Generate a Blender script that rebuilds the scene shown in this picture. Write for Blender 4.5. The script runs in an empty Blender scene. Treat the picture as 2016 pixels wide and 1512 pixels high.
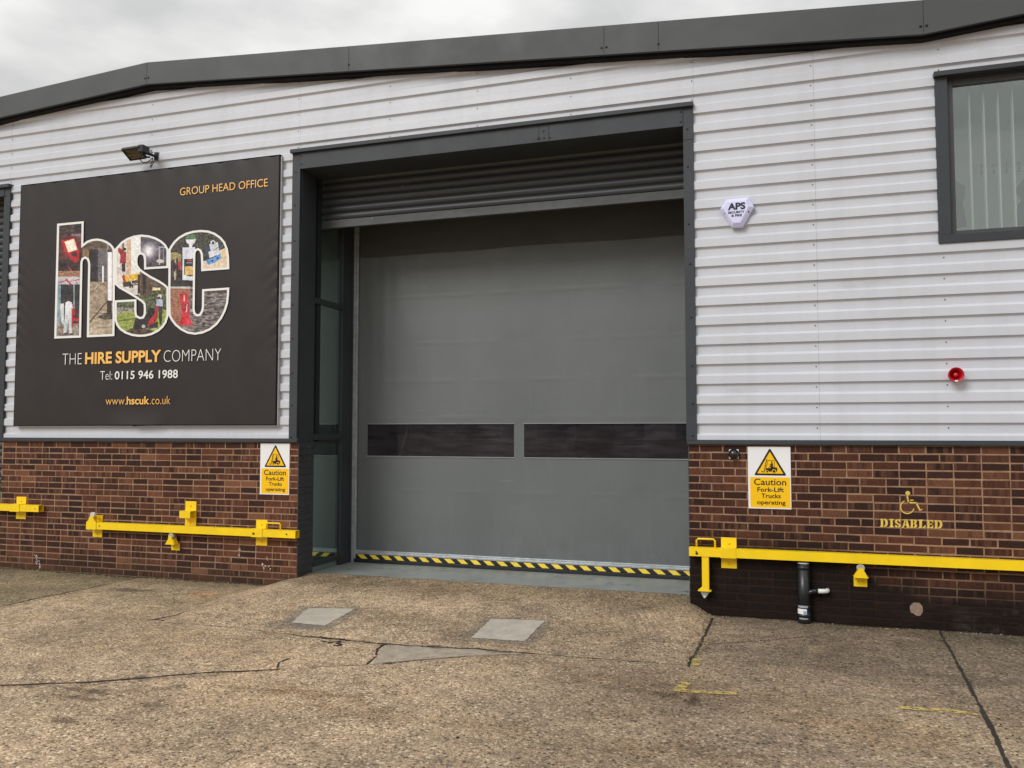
import bpy, bmesh, math, random
import numpy as np
from mathutils import Vector, Matrix
random.seed(7); rng = np.random.default_rng(7)
SC = bpy.context.scene; COL = SC.collection
ZO = 1.70                                   # height of the metal sill flashing above the yard

# ------------------------------------------------------------------ camera, sky, sun, exposure
CAM = Vector((0.9674, -8.6138, 0.0928 + ZO)); YAW = math.radians(18.556); PITCH = math.radians(3.138); FPX = 1685.7
cd = bpy.data.cameras.new('camera'); cam = bpy.data.objects.new('camera', cd); COL.objects.link(cam)
cd.sensor_width = 36; cd.lens = 36 * FPX / 2016; cd.clip_end = 2000; cd.clip_start = .05
cam.location = CAM; cam.rotation_euler = (math.pi / 2 + PITCH, 0, YAW); SC.camera = cam

SUN_DIR = Vector((-0.36, -0.72, 0.58)).normalized()     # towards the bright part of the overcast
SUN_EL = math.asin(SUN_DIR.z); SUN_AZ = math.atan2(SUN_DIR.x, SUN_DIR.y)
w = bpy.data.worlds.new('World'); SC.world = w; w.use_nodes = True
nt = w.node_tree; N = nt.nodes; L = nt.links; N.clear()
out = N.new('ShaderNodeOutputWorld'); bg = N.new('ShaderNodeBackground'); L.new(bg.outputs[0], out.inputs[0])
sky = N.new('ShaderNodeTexSky'); sky.sky_type = 'NISHITA'; sky.sun_disc = False
sky.sun_elevation = SUN_EL; sky.sun_rotation = SUN_AZ
tc = N.new('ShaderNodeTexCoord')
mp = N.new('ShaderNodeMapping'); mp.inputs['Scale'].default_value = (1, 1, 2.2); mp.inputs['Location'].default_value = (.35, .2, .1)
L.new(tc.outputs['Generated'], mp.inputs[0])
n1 = N.new('ShaderNodeTexNoise'); n1.inputs['Scale'].default_value = 4.0; n1.inputs['Detail'].default_value = 5; n1.inputs['Roughness'].default_value = .48
L.new(mp.outputs[0], n1.inputs['Vector'])
cr = N.new('ShaderNodeValToRGB'); L.new(n1.outputs[0], cr.inputs[0])
cr.color_ramp.elements[0].position = .40; cr.color_ramp.elements[0].color = (9.9, 10.0, 9.95, 1)
cr.color_ramp.elements[1].position = .60; cr.color_ramp.elements[1].color = (14.6, 14.5, 14.2, 1)
mxs = N.new('ShaderNodeMix'); mxs.data_type = 'RGBA'; mxs.inputs[0].default_value = .96
L.new(sky.outputs[0], mxs.inputs[6]); L.new(cr.outputs[0], mxs.inputs[7]); 
sepz = N.new('ShaderNodeSeparateXYZ'); L.new(tc.outputs['Generated'], sepz.inputs[0])      # overcast sky: the zenith is about three times as bright as the horizon
mr = N.new('ShaderNodeMapRange'); mr.inputs['To Min'].default_value = .42; mr.inputs['To Max'].default_value = 1.0; L.new(sepz.outputs[2], mr.inputs['Value'])
mul = N.new('ShaderNodeVectorMath'); mul.operation = 'SCALE'; L.new(mxs.outputs[2], mul.inputs[0]); L.new(mr.outputs[0], mul.inputs['Scale'])
hz_ = N.new('ShaderNodeMapRange'); hz_.inputs['From Min'].default_value = .0; hz_.inputs['From Max'].default_value = .07; hz_.inputs['To Min'].default_value = .3; L.new(sepz.outputs[2], hz_.inputs['Value'])   # roofs and trees round the estate close off the lowest sky
mul2 = N.new('ShaderNodeVectorMath'); mul2.operation = 'SCALE'; L.new(mul.outputs[0], mul2.inputs[0]); L.new(hz_.outputs[0], mul2.inputs['Scale'])
L.new(mul2.outputs[0], bg.inputs[0])
bg.inputs[1].default_value = .1
sl = bpy.data.lights.new('sun', 'SUN'); so = bpy.data.objects.new('sun', sl); COL.objects.link(so)
sl.energy = 1.75; sl.angle = math.radians(26); sl.color = (1, .985, .965)
so.rotation_euler = SUN_DIR.to_track_quat('Z', 'Y').to_euler()
SC.view_settings.view_transform = 'Standard'; SC.view_settings.look = 'None'
SC.view_settings.exposure = 0.0; SC.view_settings.gamma = 1

# ------------------------------------------------------------------ helpers
_F = Vector((-math.sin(YAW) * math.cos(PITCH), math.cos(YAW) * math.cos(PITCH), math.sin(PITCH)))
_R = Vector((math.cos(YAW), math.sin(YAW), 0)); _U = _R.cross(_F)
def ray(px, py): return _F + _R * ((px - 1008) / FPX) - _U * ((py - 756) / FPX)
def P(px, py, Y=0.0):
    d = ray(px, py); t = (Y - CAM.y) / d.y; return CAM + d * t
def sstep(a, b, x):
    t = min(1, max(0, (x - a) / (b - a))); return t * t * (3 - 2 * t)
def zg(x, y):                               # the yard: flat, with the concrete ramp up to the doorway
    if y > .34: return 0.0
    sx = min(sstep(-4.95, -4.50, x), 1 - sstep(-.10, .145, x)) ** .8
    sy = min(1, max(0, (y + 1.95) / 2.25))
    return .125 * sx * sy
def G(px, py):
    z = 0
    for _ in range(12):
        d = ray(px, py); t = (z - CAM.z) / d.z; p = CAM + d * t; z = zg(p.x, p.y)
    return p
def lin(c):
    c = c / 255; return c / 12.92 if c <= .04045 else ((c + .055) / 1.055) ** 2.4
def S(r, g, b, k=1.0): return (lin(r) * k, lin(g) * k, lin(b) * k, 1)

class MB:
    def __init__(s): s.v = []; s.f = []; s.m = []; s.sm = []
    def add(s, vs, fs, m=0, smooth=False):
        o = len(s.v); s.v += [tuple(v) for v in vs]
        for f in fs: s.f.append([o + i for i in f]); s.m.append(m); s.sm.append(smooth)
    def box(s, x0, x1, y0, y1, z0, z1, m=0):
        s.add([(x0,y0,z0),(x1,y0,z0),(x1,y1,z0),(x0,y1,z0),(x0,y0,z1),(x1,y0,z1),(x1,y1,z1),(x0,y1,z1)],
              [(0,3,2,1),(4,5,6,7),(0,1,5,4),(1,2,6,5),(2,3,7,6),(3,0,4,7)], m)
    def quad(s, a, b, c, d, m=0): s.add([a, b, c, d], [(0,1,2,3)], m)
    def plate(s, pts, y0, y1, m=0):         # polygon of (x,z), thickness y0 (front) .. y1 (back)
        n = len(pts)
        a = sum(pts[i][0] * pts[(i+1) % n][1] - pts[(i+1) % n][0] * pts[i][1] for i in range(n))
        if a < 0: pts = pts[::-1]
        vs = [(p[0], y0, p[1]) for p in pts] + [(p[0], y1, p[1]) for p in pts]
        s.add(vs, [list(range(n)), list(range(2*n-1, n-1, -1))] + [(i, i+n, (i+1) % n + n, (i+1) % n) for i in range(n)], m)
    def disc(s, c, r, y0, y1, n=20, m=0, rz=None):
        rz = rz or r
        s.plate([(c[0] + r*math.cos(2*math.pi*i/n), c[1] + rz*math.sin(2*math.pi*i/n)) for i in range(n)], y0, y1, m)
    def lathe(s, origin, axis, prof, n=24, m=0, smooth=True, caps=True):   # prof: (distance along axis, radius)
        ax = Vector(axis).normalized(); t = Vector((0,0,1)) if abs(ax.z) < .9 else Vector((1,0,0))
        u = ax.cross(t).normalized(); v = ax.cross(u); o = Vector(origin); vs = []
        for d, r in prof:
            for i in range(n):
                a = 2*math.pi*i/n; vs.append(o + ax*d + u*(r*math.cos(a)) + v*(r*math.sin(a)))
        fs = [(j*n+i, j*n+(i+1) % n, (j+1)*n+(i+1) % n, (j+1)*n+i) for j in range(len(prof)-1) for i in range(n)]
        s.add(vs, fs, m, smooth)
        if caps:
            k = (len(prof)-1)*n; b = len(s.v) - len(vs)
            s.f.append([b+i for i in range(n)][::-1]); s.m.append(m); s.sm.append(False)
            s.f.append([b+k+i for i in range(n)]); s.m.append(m); s.sm.append(False)
    def tube(s, pts, r, n=8, m=0):
        pts = [Vector(p) for p in pts]; vs = []; up = Vector((.13,.21,.97))
        for i, p in enumerate(pts):
            d = (pts[min(i+1, len(pts)-1)] - pts[max(i-1, 0)]).normalized()
            u = d.cross(up); u = (u if u.length > .05 else d.cross(Vector((1,0,0)))).normalized(); v = d.cross(u)
            vs += [p + u*(r*math.cos(2*math.pi*k/n)) + v*(r*math.sin(2*math.pi*k/n)) for k in range(n)]
        fs = [(j*n+i, j*n+(i+1) % n, (j+1)*n+(i+1) % n, (j+1)*n+i) for j in range(len(pts)-1) for i in range(n)]
        fs += [list(range(n))[::-1], [(len(pts)-1)*n+i for i in range(n)]]
        s.add(vs, fs, m, True)
    def build(s, name, mats, parent=None, bevel=0, seg=2):
        me = bpy.data.meshes.new(name); me.from_pydata(s.v, [], s.f)
        if not isinstance(mats, (list, tuple)): mats = [mats]
        for m in mats: me.materials.append(m)
        me.polygons.foreach_set('material_index', s.m); me.polygons.foreach_set('use_smooth', s.sm)
        bm = bmesh.new(); bm.from_mesh(me)
        bmesh.ops.recalc_face_normals(bm, faces=bm.faces)
        if bevel:
            es = [e for e in bm.edges if len(e.link_faces) == 2 and e.calc_face_angle(0) > .6]
            bmesh.ops.bevel(bm, geom=es, offset=bevel, segments=seg, affect='EDGES', profile=.6, clamp_overlap=True)
        bm.to_mesh(me); bm.free(); return link(name, me, parent)
def link(name, me, parent=None):
    o = bpy.data.objects.new(name, me); COL.objects.link(o)
    if parent: put(o, parent)
    return o
def wloc(o):
    l = Vector(o.location)
    while o.parent: o = o.parent; l += o.location
    return l
def put(o, parent): o.parent = parent; o.location = -wloc(parent)   # meshes are written in world metres
def tag(o, label, cat, group=None):
    o['label'] = label; o['category'] = cat
    if group: o['group'] = group
    return o
def thing(name, label, cat, loc, group=None):
    o = bpy.data.objects.new(name, None); COL.objects.link(o); o.location = loc; o.empty_display_size = .1
    return tag(o, label, cat, group)
def struct(o, kind='structure'): o['kind'] = kind; return o
def dup(root, loc, label):
    r = root.copy(); COL.objects.link(r); r.location = loc; r['label'] = label
    for ch in root.children:
        c = ch.copy(); COL.objects.link(c); c.parent = r
        for g in ch.children: d = g.copy(); COL.objects.link(d); d.parent = c
    return r
def text(body, name, mat, parent, box, y, weight=0.0, shear=0.0, depth=.0008, spacing=1.0):
    x0, x1, z0, z1 = box
    cu = bpy.data.curves.new(name, 'FONT'); cu.body = body; cu.offset = weight; cu.space_character = spacing; cu.resolution_u = 4
    o = bpy.data.objects.new(name, cu); COL.objects.link(o)
    dg = bpy.context.evaluated_depsgraph_get(); me = bpy.data.meshes.new_from_object(o.evaluated_get(dg))
    bpy.data.objects.remove(o); bpy.data.curves.remove(cu)
    n = len(me.vertices); a = np.empty(n*3, 'f'); me.vertices.foreach_get('co', a); a = a.reshape(-1, 3)
    lo = a.min(0); hi = a.max(0)
    X = x0 + (a[:,0]-lo[0]) / (hi[0]-lo[0]) * (x1-x0); Z = z0 + (a[:,1]-lo[1]) / (hi[1]-lo[1]) * (z1-z0)
    X = X + shear * (Z - z0)
    me.vertices.foreach_set('co', np.stack([X, np.full(n, y), Z], 1).astype('f').ravel())
    bm = bmesh.new(); bm.from_mesh(me); bmesh.ops.remove_doubles(bm, verts=bm.verts, dist=1e-5); bm.faces.index_update()
    for f in bm.faces:
        f.normal_update()
        if f.normal.y > 0: f.normal_flip()
    me.materials.clear(); me.materials.append(mat); me.name = name
    # every word is a part of its own: split where the gap between letters is a word space
    f_ = sorted(bm.faces, key=lambda q: min(v.co.x for v in q.verts)); words = [[]]; right = None
    if ' ' in body:
        for q in f_:
            l_ = min(v.co.x for v in q.verts)
            if right is not None and l_ - right > .24*(z1-z0): words.append([])
            words[-1].append(q.index); right = max(v.co.x for v in q.verts) if right is None else max(right, max(v.co.x for v in q.verts))
    if len(words) < 2: bm.to_mesh(me); bm.free(); return link(name, me, parent)
    o = None
    for k, wd in enumerate(words):
        b2 = bm.copy(); b2.faces.ensure_lookup_table(); keep = set(wd)
        bmesh.ops.delete(b2, geom=[q for q in b2.faces if q.index not in keep], context='FACES')
        m2 = bpy.data.meshes.new(name); b2.to_mesh(m2); b2.free(); m2.materials.append(mat); o = link(name, m2, parent)
    bm.free(); bpy.data.meshes.remove(me); return o

# ------------------------------------------------------------------ materials
def newmat(name):
    m = bpy.data.materials.new(name); m.use_nodes = True; t = m.node_tree
    return m, t, t.nodes, t.links, t.nodes['Principled BSDF']
def noise(t, vec, scale, detail=4, rough=.55, sx=1, sy=1, sz=1):
    mp = t.nodes.new('ShaderNodeMapping'); mp.inputs['Scale'].default_value = (sx, sy, sz); t.links.new(vec, mp.inputs[0])
    n = t.nodes.new('ShaderNodeTexNoise'); n.inputs['Scale'].default_value = scale; n.inputs['Detail'].default_value = detail
    n.inputs['Roughness'].default_value = rough; t.links.new(mp.outputs[0], n.inputs['Vector']); return n.outputs[0]
def ramp(t, val, stops):
    r = t.nodes.new('ShaderNodeValToRGB'); t.links.new(val, r.inputs[0]); e = r.color_ramp.elements
    while len(e) < len(stops): e.new(.5)
    for i, (p, c) in enumerate(stops):
        e[i].position = p; e[i].color = c if isinstance(c, (tuple, list)) else (c, c, c, 1)
    return r.outputs[0]
def mix(t, fac, a, b, mode='MIX'):
    m = t.nodes.new('ShaderNodeMix'); m.data_type = 'RGBA'; m.blend_type = mode
    for i, v in ((0, fac), (6, a), (7, b)):
        if hasattr(v, 'is_linked'): t.links.new(v, m.inputs[i])
        else: m.inputs[i].default_value = v
    return m.outputs[2]
def mth(t, op, a, b=0.0, clamp=False):
    m = t.nodes.new('ShaderNodeMath'); m.operation = op; m.use_clamp = clamp
    for i, v in ((0, a), (1, b)):
        if hasattr(v, 'is_linked'): t.links.new(v, m.inputs[i])
        else: m.inputs[i].default_value = v
    return m.outputs[0]
def bump(t, bsdf, h, strength=.3, dist=.01):
    b = t.nodes.new('ShaderNodeBump'); b.inputs['Strength'].default_value = strength; b.inputs['Distance'].default_value = dist
    t.links.new(h, b.inputs['Height']); t.links.new(b.outputs[0], bsdf.inputs['Normal'])
def objco(t): return t.nodes.new('ShaderNodeTexCoord').outputs['Object']
def pm(name, col, rough=.5, metal=0.0, var=.12, vs=3.0, bs=0, bstr=.1, spec=.5, sx=1, sy=1, sz=1, grime=None):
    m, t, n, l, b = newmat(name); co = objco(t)
    lo = tuple(c*(1-var) for c in col[:3]) + (1,); hi = tuple(min(1, c*(1+var)) for c in col[:3]) + (1,)
    c = ramp(t, noise(t, co, vs, 5, .6, sx, sy, sz), [(.32, lo), (.68, hi)])
    if grime:                               # speckled dirt: (colour, scale, threshold)
        c = mix(t, ramp(t, noise(t, co, grime[1], 6, .65, sx, sy, sz), [(grime[2], 0.0), (grime[2]+.14, 1.0)]), c, grime[0])
    l.new(c, b.inputs['Base Color']); b.inputs['Metallic'].default_value = metal
    l.new(ramp(t, noise(t, co, vs*2.3, 4, .6), [(.3, max(.02, rough-.08)), (.7, min(1, rough+.08))]), b.inputs['Roughness'])
    b.inputs['Specular IOR Level'].default_value = spec
    if bs: bump(t, b, noise(t, co, bs, 3), bstr, .004)
    return m

M = {}
M['clad'] = pm('white_cladding_paint', (.585,.605,.655), .38, var=.035, vs=1.1, spec=.5, sx=.6, sz=2.5, grime=((.49,.49,.515,1), 1.6, .62))
def add_streaks(m, amount, scale=2.6):
    t = m.node_tree; b = t.nodes['Principled BSDF']; lk = b.inputs['Base Color'].links[0]; src = lk.from_socket; co = objco(t)
    k = ramp(t, noise(t, co, scale, 5, .62, 2.4, 1, .10), [(.45, (1,1,1,1)), (.75, (1-amount,1-amount,1-amount*1.1,1))])
    t.links.new(mix(t, 1.0, src, k, 'MULTIPLY'), b.inputs['Base Color'])
add_streaks(M['clad'], .065)
M['anth'] = pm('anthracite_paint', (.044,.049,.056), .5, var=.10, vs=1.3, grime=((.075,.077,.08,1), 5, .66), spec=.3)
M['fascia'] = pm('fascia_paint', (.058,.0645,.0655), .58, var=.07, vs=.8, grime=((.11,.11,.108,1), 3, .66), sx=.5)
M['dark'] = pm('near_black', (.008,.008,.009), .7, spec=.15)
M['rubber'] = pm('black_rubber', (.014,.014,.015), .6, bs=80)
M['blackpl'] = pm('black_plastic', (.012,.013,.015), .33)
M['galv'] = pm('galvanised_steel', (.44,.47,.49), .42, .45, var=.18, vs=14)
M['screw'] = pm('screw_head', (.09,.09,.095), .4, .6)
M['dscrew'] = pm('dark_screw_head', (.012,.012,.014), .4, .2)
M['yellow'] = pm('yellow_paint', (.93,.635,.006), .36, var=.06, vs=5, grime=((.50,.31,.012,1), 13, .70))
M['hyel'] = pm('hazard_yellow', (.92,.68,.07), .5, var=.08, vs=8, grime=((.40,.29,.05,1), 14, .68))
M['wheel'] = pm('nylon_wheel', (.62,.58,.48), .5, var=.2, vs=20)
M['greywh'] = pm('grey_nylon', (.40,.40,.38), .5, var=.2, vs=20)
M['sigw'] = pm('sign_white', (.84,.84,.85), .3, var=.02)
M['sigy'] = pm('sign_yellow', (.95,.55,.0015), .3, var=.03)
M['sigk'] = pm('sign_black', (.018,.010,.009), .35, var=.05)
M['ban'] = pm('banner_black', (.027,.0215,.0215), .42, var=.08, vs=1.4, bs=1.5, bstr=.35, spec=.34)
M['banw'] = pm('banner_white', (.83,.83,.80), .4, var=.03)
M['bany'] = pm('banner_yellow', (.93,.52,.13), .4, var=.04)
M['alarm'] = pm('alarm_plastic', (.68,.69,.95), .35, var=.03, spec=.5)
M['navy'] = pm('navy_print', (.006,.009,.025), .4)
M['red'] = pm('red_plastic', (.46,.006,.014), .28, var=.1, spec=.6)
M['redi'] = pm('red_plastic_centre', (.62,.03,.045), .3, var=.1)
M['wht'] = pm('white_plastic', (.75,.74,.70), .4, var=.04)
M['stencil'] = pm('stencil_paint', (.72,.50,.10), .7, var=.15, vs=14, grime=((.22,.13,.05,1), 26, .64))
M['mortarp'] = pm('mortar_patch', (.27,.19,.135), .9, var=.2, vs=25, bs=90, bstr=.4)
M['splash'] = pm('dried_paint', (.62,.52,.48), .7, var=.15, vs=30)
M['inner'] = pm('interior_wall', (.66,.68,.66), .8, var=.04)
M['innerd'] = pm('interior_dark', (.12,.12,.13), .8, var=.1)
M['floorg'] = pm('grey_floor_paint', (.275,.295,.283), .45, var=.14, vs=2.2, grime=((.12,.12,.115,1), 5, .58), bs=30, bstr=.1)
M['lipsteel'] = pm('worn_concrete_lip', (.30,.25,.21), .8, var=.3, vs=9, grime=((.06,.04,.035,1), 11, .52))
M['rust'] = pm('rusty_edge', (.045,.025,.02), .8, var=.4, vs=12)
M['coat'] = pm('blue_grey_cloth', (.014,.016,.026), .9, var=.2, vs=6)
M['lensg'] = pm('floodlight_reflector', (.12,.10,.062), .45, 0, var=.25, vs=7)
M['stone'] = pm('grit_stone', (.24,.19,.14), .9, var=.4, vs=40)
M['pebble'] = pm('dark_pebble', (.02,.02,.02), .8)
M['leaf'] = pm('dry_leaf', (.30,.17,.05), .8, var=.3, vs=40)
M['brown'] = pm('cardboard', (.20,.15,.13), .8, var=.15)
M['rackb'] = pm('rack_grey', (.20,.20,.23), .5)
M['racko'] = pm('rack_brown', (.11,.075,.065), .5)

def m_curtain():
    m, t, n, l, b = newmat('door_curtain_pvc'); co = objco(t)
    c = ramp(t, noise(t, co, .9, 5, .55, 1, 1, .45), [(.3, (.122,.136,.137,1)), (.7, (.148,.162,.162,1))])
    st = ramp(t, noise(t, co, 3.2, 5, .6, 2.4, 1, .22), [(.55, 0.0), (.75, 1.0)])
    c = mix(t, mth(t, 'MULTIPLY', st, .30), c, (.172,.186,.183,1))
    c = mix(t, ramp(t, noise(t, co, 11, 6, .7, .35, 1, 2.2), [(.62, 0.0), (.74, .3)]), c, (.15,.155,.15,1))
    c = mix(t, ramp(t, noise(t, co, 22, 3, .5, .12, 1, 3.0), [(.68, 0.0), (.74, .5)]), c, (.22,.235,.23,1))       # rub marks left by the roller
    sepc = n.new('ShaderNodeSeparateXYZ'); l.new(co, sepc.inputs[0])
    dirt = mth(t, 'MULTIPLY', mth(t, 'SUBTRACT', 1.0, mth(t, 'DIVIDE', mth(t, 'SUBTRACT', sepc.outputs[2], .25), .55), True), ramp(t, noise(t, co, 5, 6, .7, 1.4, 1, .6), [(.42, 0.0), (.72, .55)]))
    c = mix(t, dirt, c, (.095,.095,.088,1))
    l.new(c, b.inputs['Base Color']); l.new(ramp(t, noise(t, co, 4, 4), [(.3, .38), (.7, .52)]), b.inputs['Roughness'])
    bump(t, b, noise(t, co, 1.7, 4, .5, 1.6, 1, .5), .12, .03); return m
M['curtain'] = m_curtain()
def m_shutter():
    m, t, n, l, b = newmat('shutter_lath'); co = objco(t)
    c = ramp(t, noise(t, co, 4, 5, .6, .25, 1, 6), [(.3, (.030,.035,.039,1)), (.7, (.048,.053,.058,1))])
    l.new(c, b.inputs['Base Color']); b.inputs['Roughness'].default_value = .42; return m
M['shut'] = m_shutter()

def m_brick(name, wash=False, painted=False):
    m, t, n, l, b = newmat(name); co = objco(t)
    if painted:
        c = ramp(t, noise(t, co, 6, 5), [(.3, (.036,.040,.045,1)), (.7, (.052,.056,.062,1))])
        l.new(c, b.inputs['Base Color']); b.inputs['Roughness'].default_value = .5
        bump(t, b, noise(t, co, 60, 4), .25, .004); return m
    geo = n.new('ShaderNodeNewGeometry'); r = geo.outputs['Random Per Island']
    base = ramp(t, r, [(0, (.036,.0175,.0135,1)), (.34, (.050,.0215,.0155,1)), (.60, (.076,.030,.0195,1)), (.82, (.112,.043,.025,1)), (.95, (.145,.056,.031,1)), (1, (.20,.088,.048,1))])
    comb = n.new('ShaderNodeCombineXYZ'); l.new(mth(t, 'MULTIPLY', r, 53.0), comb.inputs[0]); l.new(mth(t, 'MULTIPLY', r, 91.0), comb.inputs[1])
    va = n.new('ShaderNodeVectorMath'); l.new(co, va.inputs[0]); l.new(comb.outputs[0], va.inputs[1]); cj = va.outputs[0]   # every brick samples its own piece of the pattern
    r2 = mth(t, 'FRACT', mth(t, 'MULTIPLY', r, 37.31))
    stre = ramp(t, noise(t, cj, 9, 3, .5, 2.6, 2.6, .05), [(.47, 0.0), (.60, 1.0)])
    k = mth(t, 'MULTIPLY', stre, mth(t, 'GREATER_THAN', r2, .48))
    c = mix(t, mth(t, 'MULTIPLY', k, .6), base, (.175,.079,.047,1))
    stre2 = ramp(t, noise(t, cj, 11, 3, .5, 2.2, 2.2, .05), [(.54, 0.0), (.66, .5)])
    c = mix(t, mth(t, 'MULTIPLY', stre2, mth(t, 'LESS_THAN', r2, .75)), c, (.040,.020,.019,1))
    c = mix(t, 1.0, c, ramp(t, noise(t, co, 55, 6, .7), [(.25, .62), (.75, 1.32)]), 'MULTIPLY')
    dust = ramp(t, noise(t, co, 7, 8, .75), [(.60, 0.0), (.80, .55)])
    c = mix(t, dust, c, (.30,.165,.105,1))
    c = mix(t, ramp(t, noise(t, co, 90, 2, .5), [(.70, 0.0), (.76, .5)]), c, (.34,.24,.18,1))
    sep = n.new('ShaderNodeSeparateXYZ'); l.new(co, sep.inputs[0])
    low = mth(t, 'SUBTRACT', 1.0, mth(t, 'DIVIDE', sep.outputs[2], .30), True)   # splash-back dirt along the foot of the wall
    c = mix(t, mth(t, 'MULTIPLY', low, ramp(t, noise(t, co, 4, 5), [(.3, .1), (.7, .75)])), c, (.040,.030,.020,1))
    if wash:                                # old bitumen wash on the lower courses, thinning out to the right
        h = mth(t, 'ADD', sep.outputs[2], mth(t, 'MULTIPLY', mth(t, 'SUBTRACT', noise(t, co, 2.6, 6, .6, .8, 1, 1), .5), .42))
        hx = mth(t, 'ADD', h, mth(t, 'MULTIPLY', mth(t, 'SUBTRACT', sep.outputs[0], 1.1, True), .34))
        k = ramp(t, hx, [(.54, 1.0), (.86, 0.0)]); c = mix(t, 1.0, c, (.80,.80,.82,1), 'MULTIPLY')
        k = mth(t, 'MULTIPLY', k, ramp(t, noise(t, co, 16, 6, .7), [(.22, .70), (.50, .95)]))
        c = mix(t, k, c, (.0085,.0055,.0045,1))
        xr = mth(t, 'MULTIPLY', mth(t, 'SUBTRACT', sep.outputs[0], 1.75), .9, True)
        sal = mth(t, 'MULTIPLY', xr, ramp(t, noise(t, co, 6, 7, .75, .6, 1, 1.6), [(.50, 0.0), (.74, .6)]))
        zz_ = mth(t, 'SUBTRACT', 1.0, mth(t, 'DIVIDE', sep.outputs[2], .5), True)
        c = mix(t, mth(t, 'MULTIPLY', sal, zz_), c, (.16,.145,.13,1))
    c = mix(t, 1.0, c, ramp(t, noise(t, co, 1.6, 5, .6), [(.3, (.80,.79,.78,1)), (.7, (1.18,1.16,1.14,1))]), 'MULTIPLY')
    l.new(c, b.inputs['Base Color']); b.inputs['Roughness'].default_value = .85; b.inputs['Specular IOR Level'].default_value = .2
    bump(t, b, noise(t, co, 70, 6, .7), .5, .006); return m
def m_mortar(name, wash=False):
    m, t, n, l, b = newmat(name); co = objco(t)
    c = ramp(t, noise(t, co, 9, 8, .7), [(.25, (.20,.112,.070,1)), (.5, (.315,.195,.122,1)), (.78, (.45,.29,.19,1))])
    sep = n.new('ShaderNodeSeparateXYZ'); l.new(co, sep.inputs[0])
    low = mth(t, 'SUBTRACT', 1.0, mth(t, 'DIVIDE', sep.outputs[2], .30), True)
    c = mix(t, mth(t, 'MULTIPLY', low, .65), c, (.07,.048,.030,1))
    if wash:
        h = mth(t, 'ADD', sep.outputs[2], mth(t, 'MULTIPLY', mth(t, 'SUBTRACT', noise(t, co, 2.6, 6, .6, .8, 1, 1), .5), .42))
        hx = mth(t, 'ADD', h, mth(t, 'MULTIPLY', mth(t, 'SUBTRACT', sep.outputs[0], 1.1, True), .34))
        k = ramp(t, hx, [(.56, 1.0), (.92, 0.0)])
        c = mix(t, 1.0, c, (.98,.96,.94,1), 'MULTIPLY'); c = mix(t, mth(t, 'MULTIPLY', k, .95), c, (.013,.009,.0075,1))
    l.new(c, b.inputs['Base Color']); b.inputs['Roughness'].default_value = .95; b.inputs['Specular IOR Level'].default_value = .1
    bump(t, b, noise(t, co, 120, 5), .5, .004); return m
M['brick'] = m_brick('brick'); M['mortar'] = m_mortar('mortar')
M['brickw'] = m_brick('brick_washed', True); M['mortarw'] = m_mortar('mortar_washed', True)
M['brickp'] = m_brick('brick_painted', painted=True)

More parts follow.
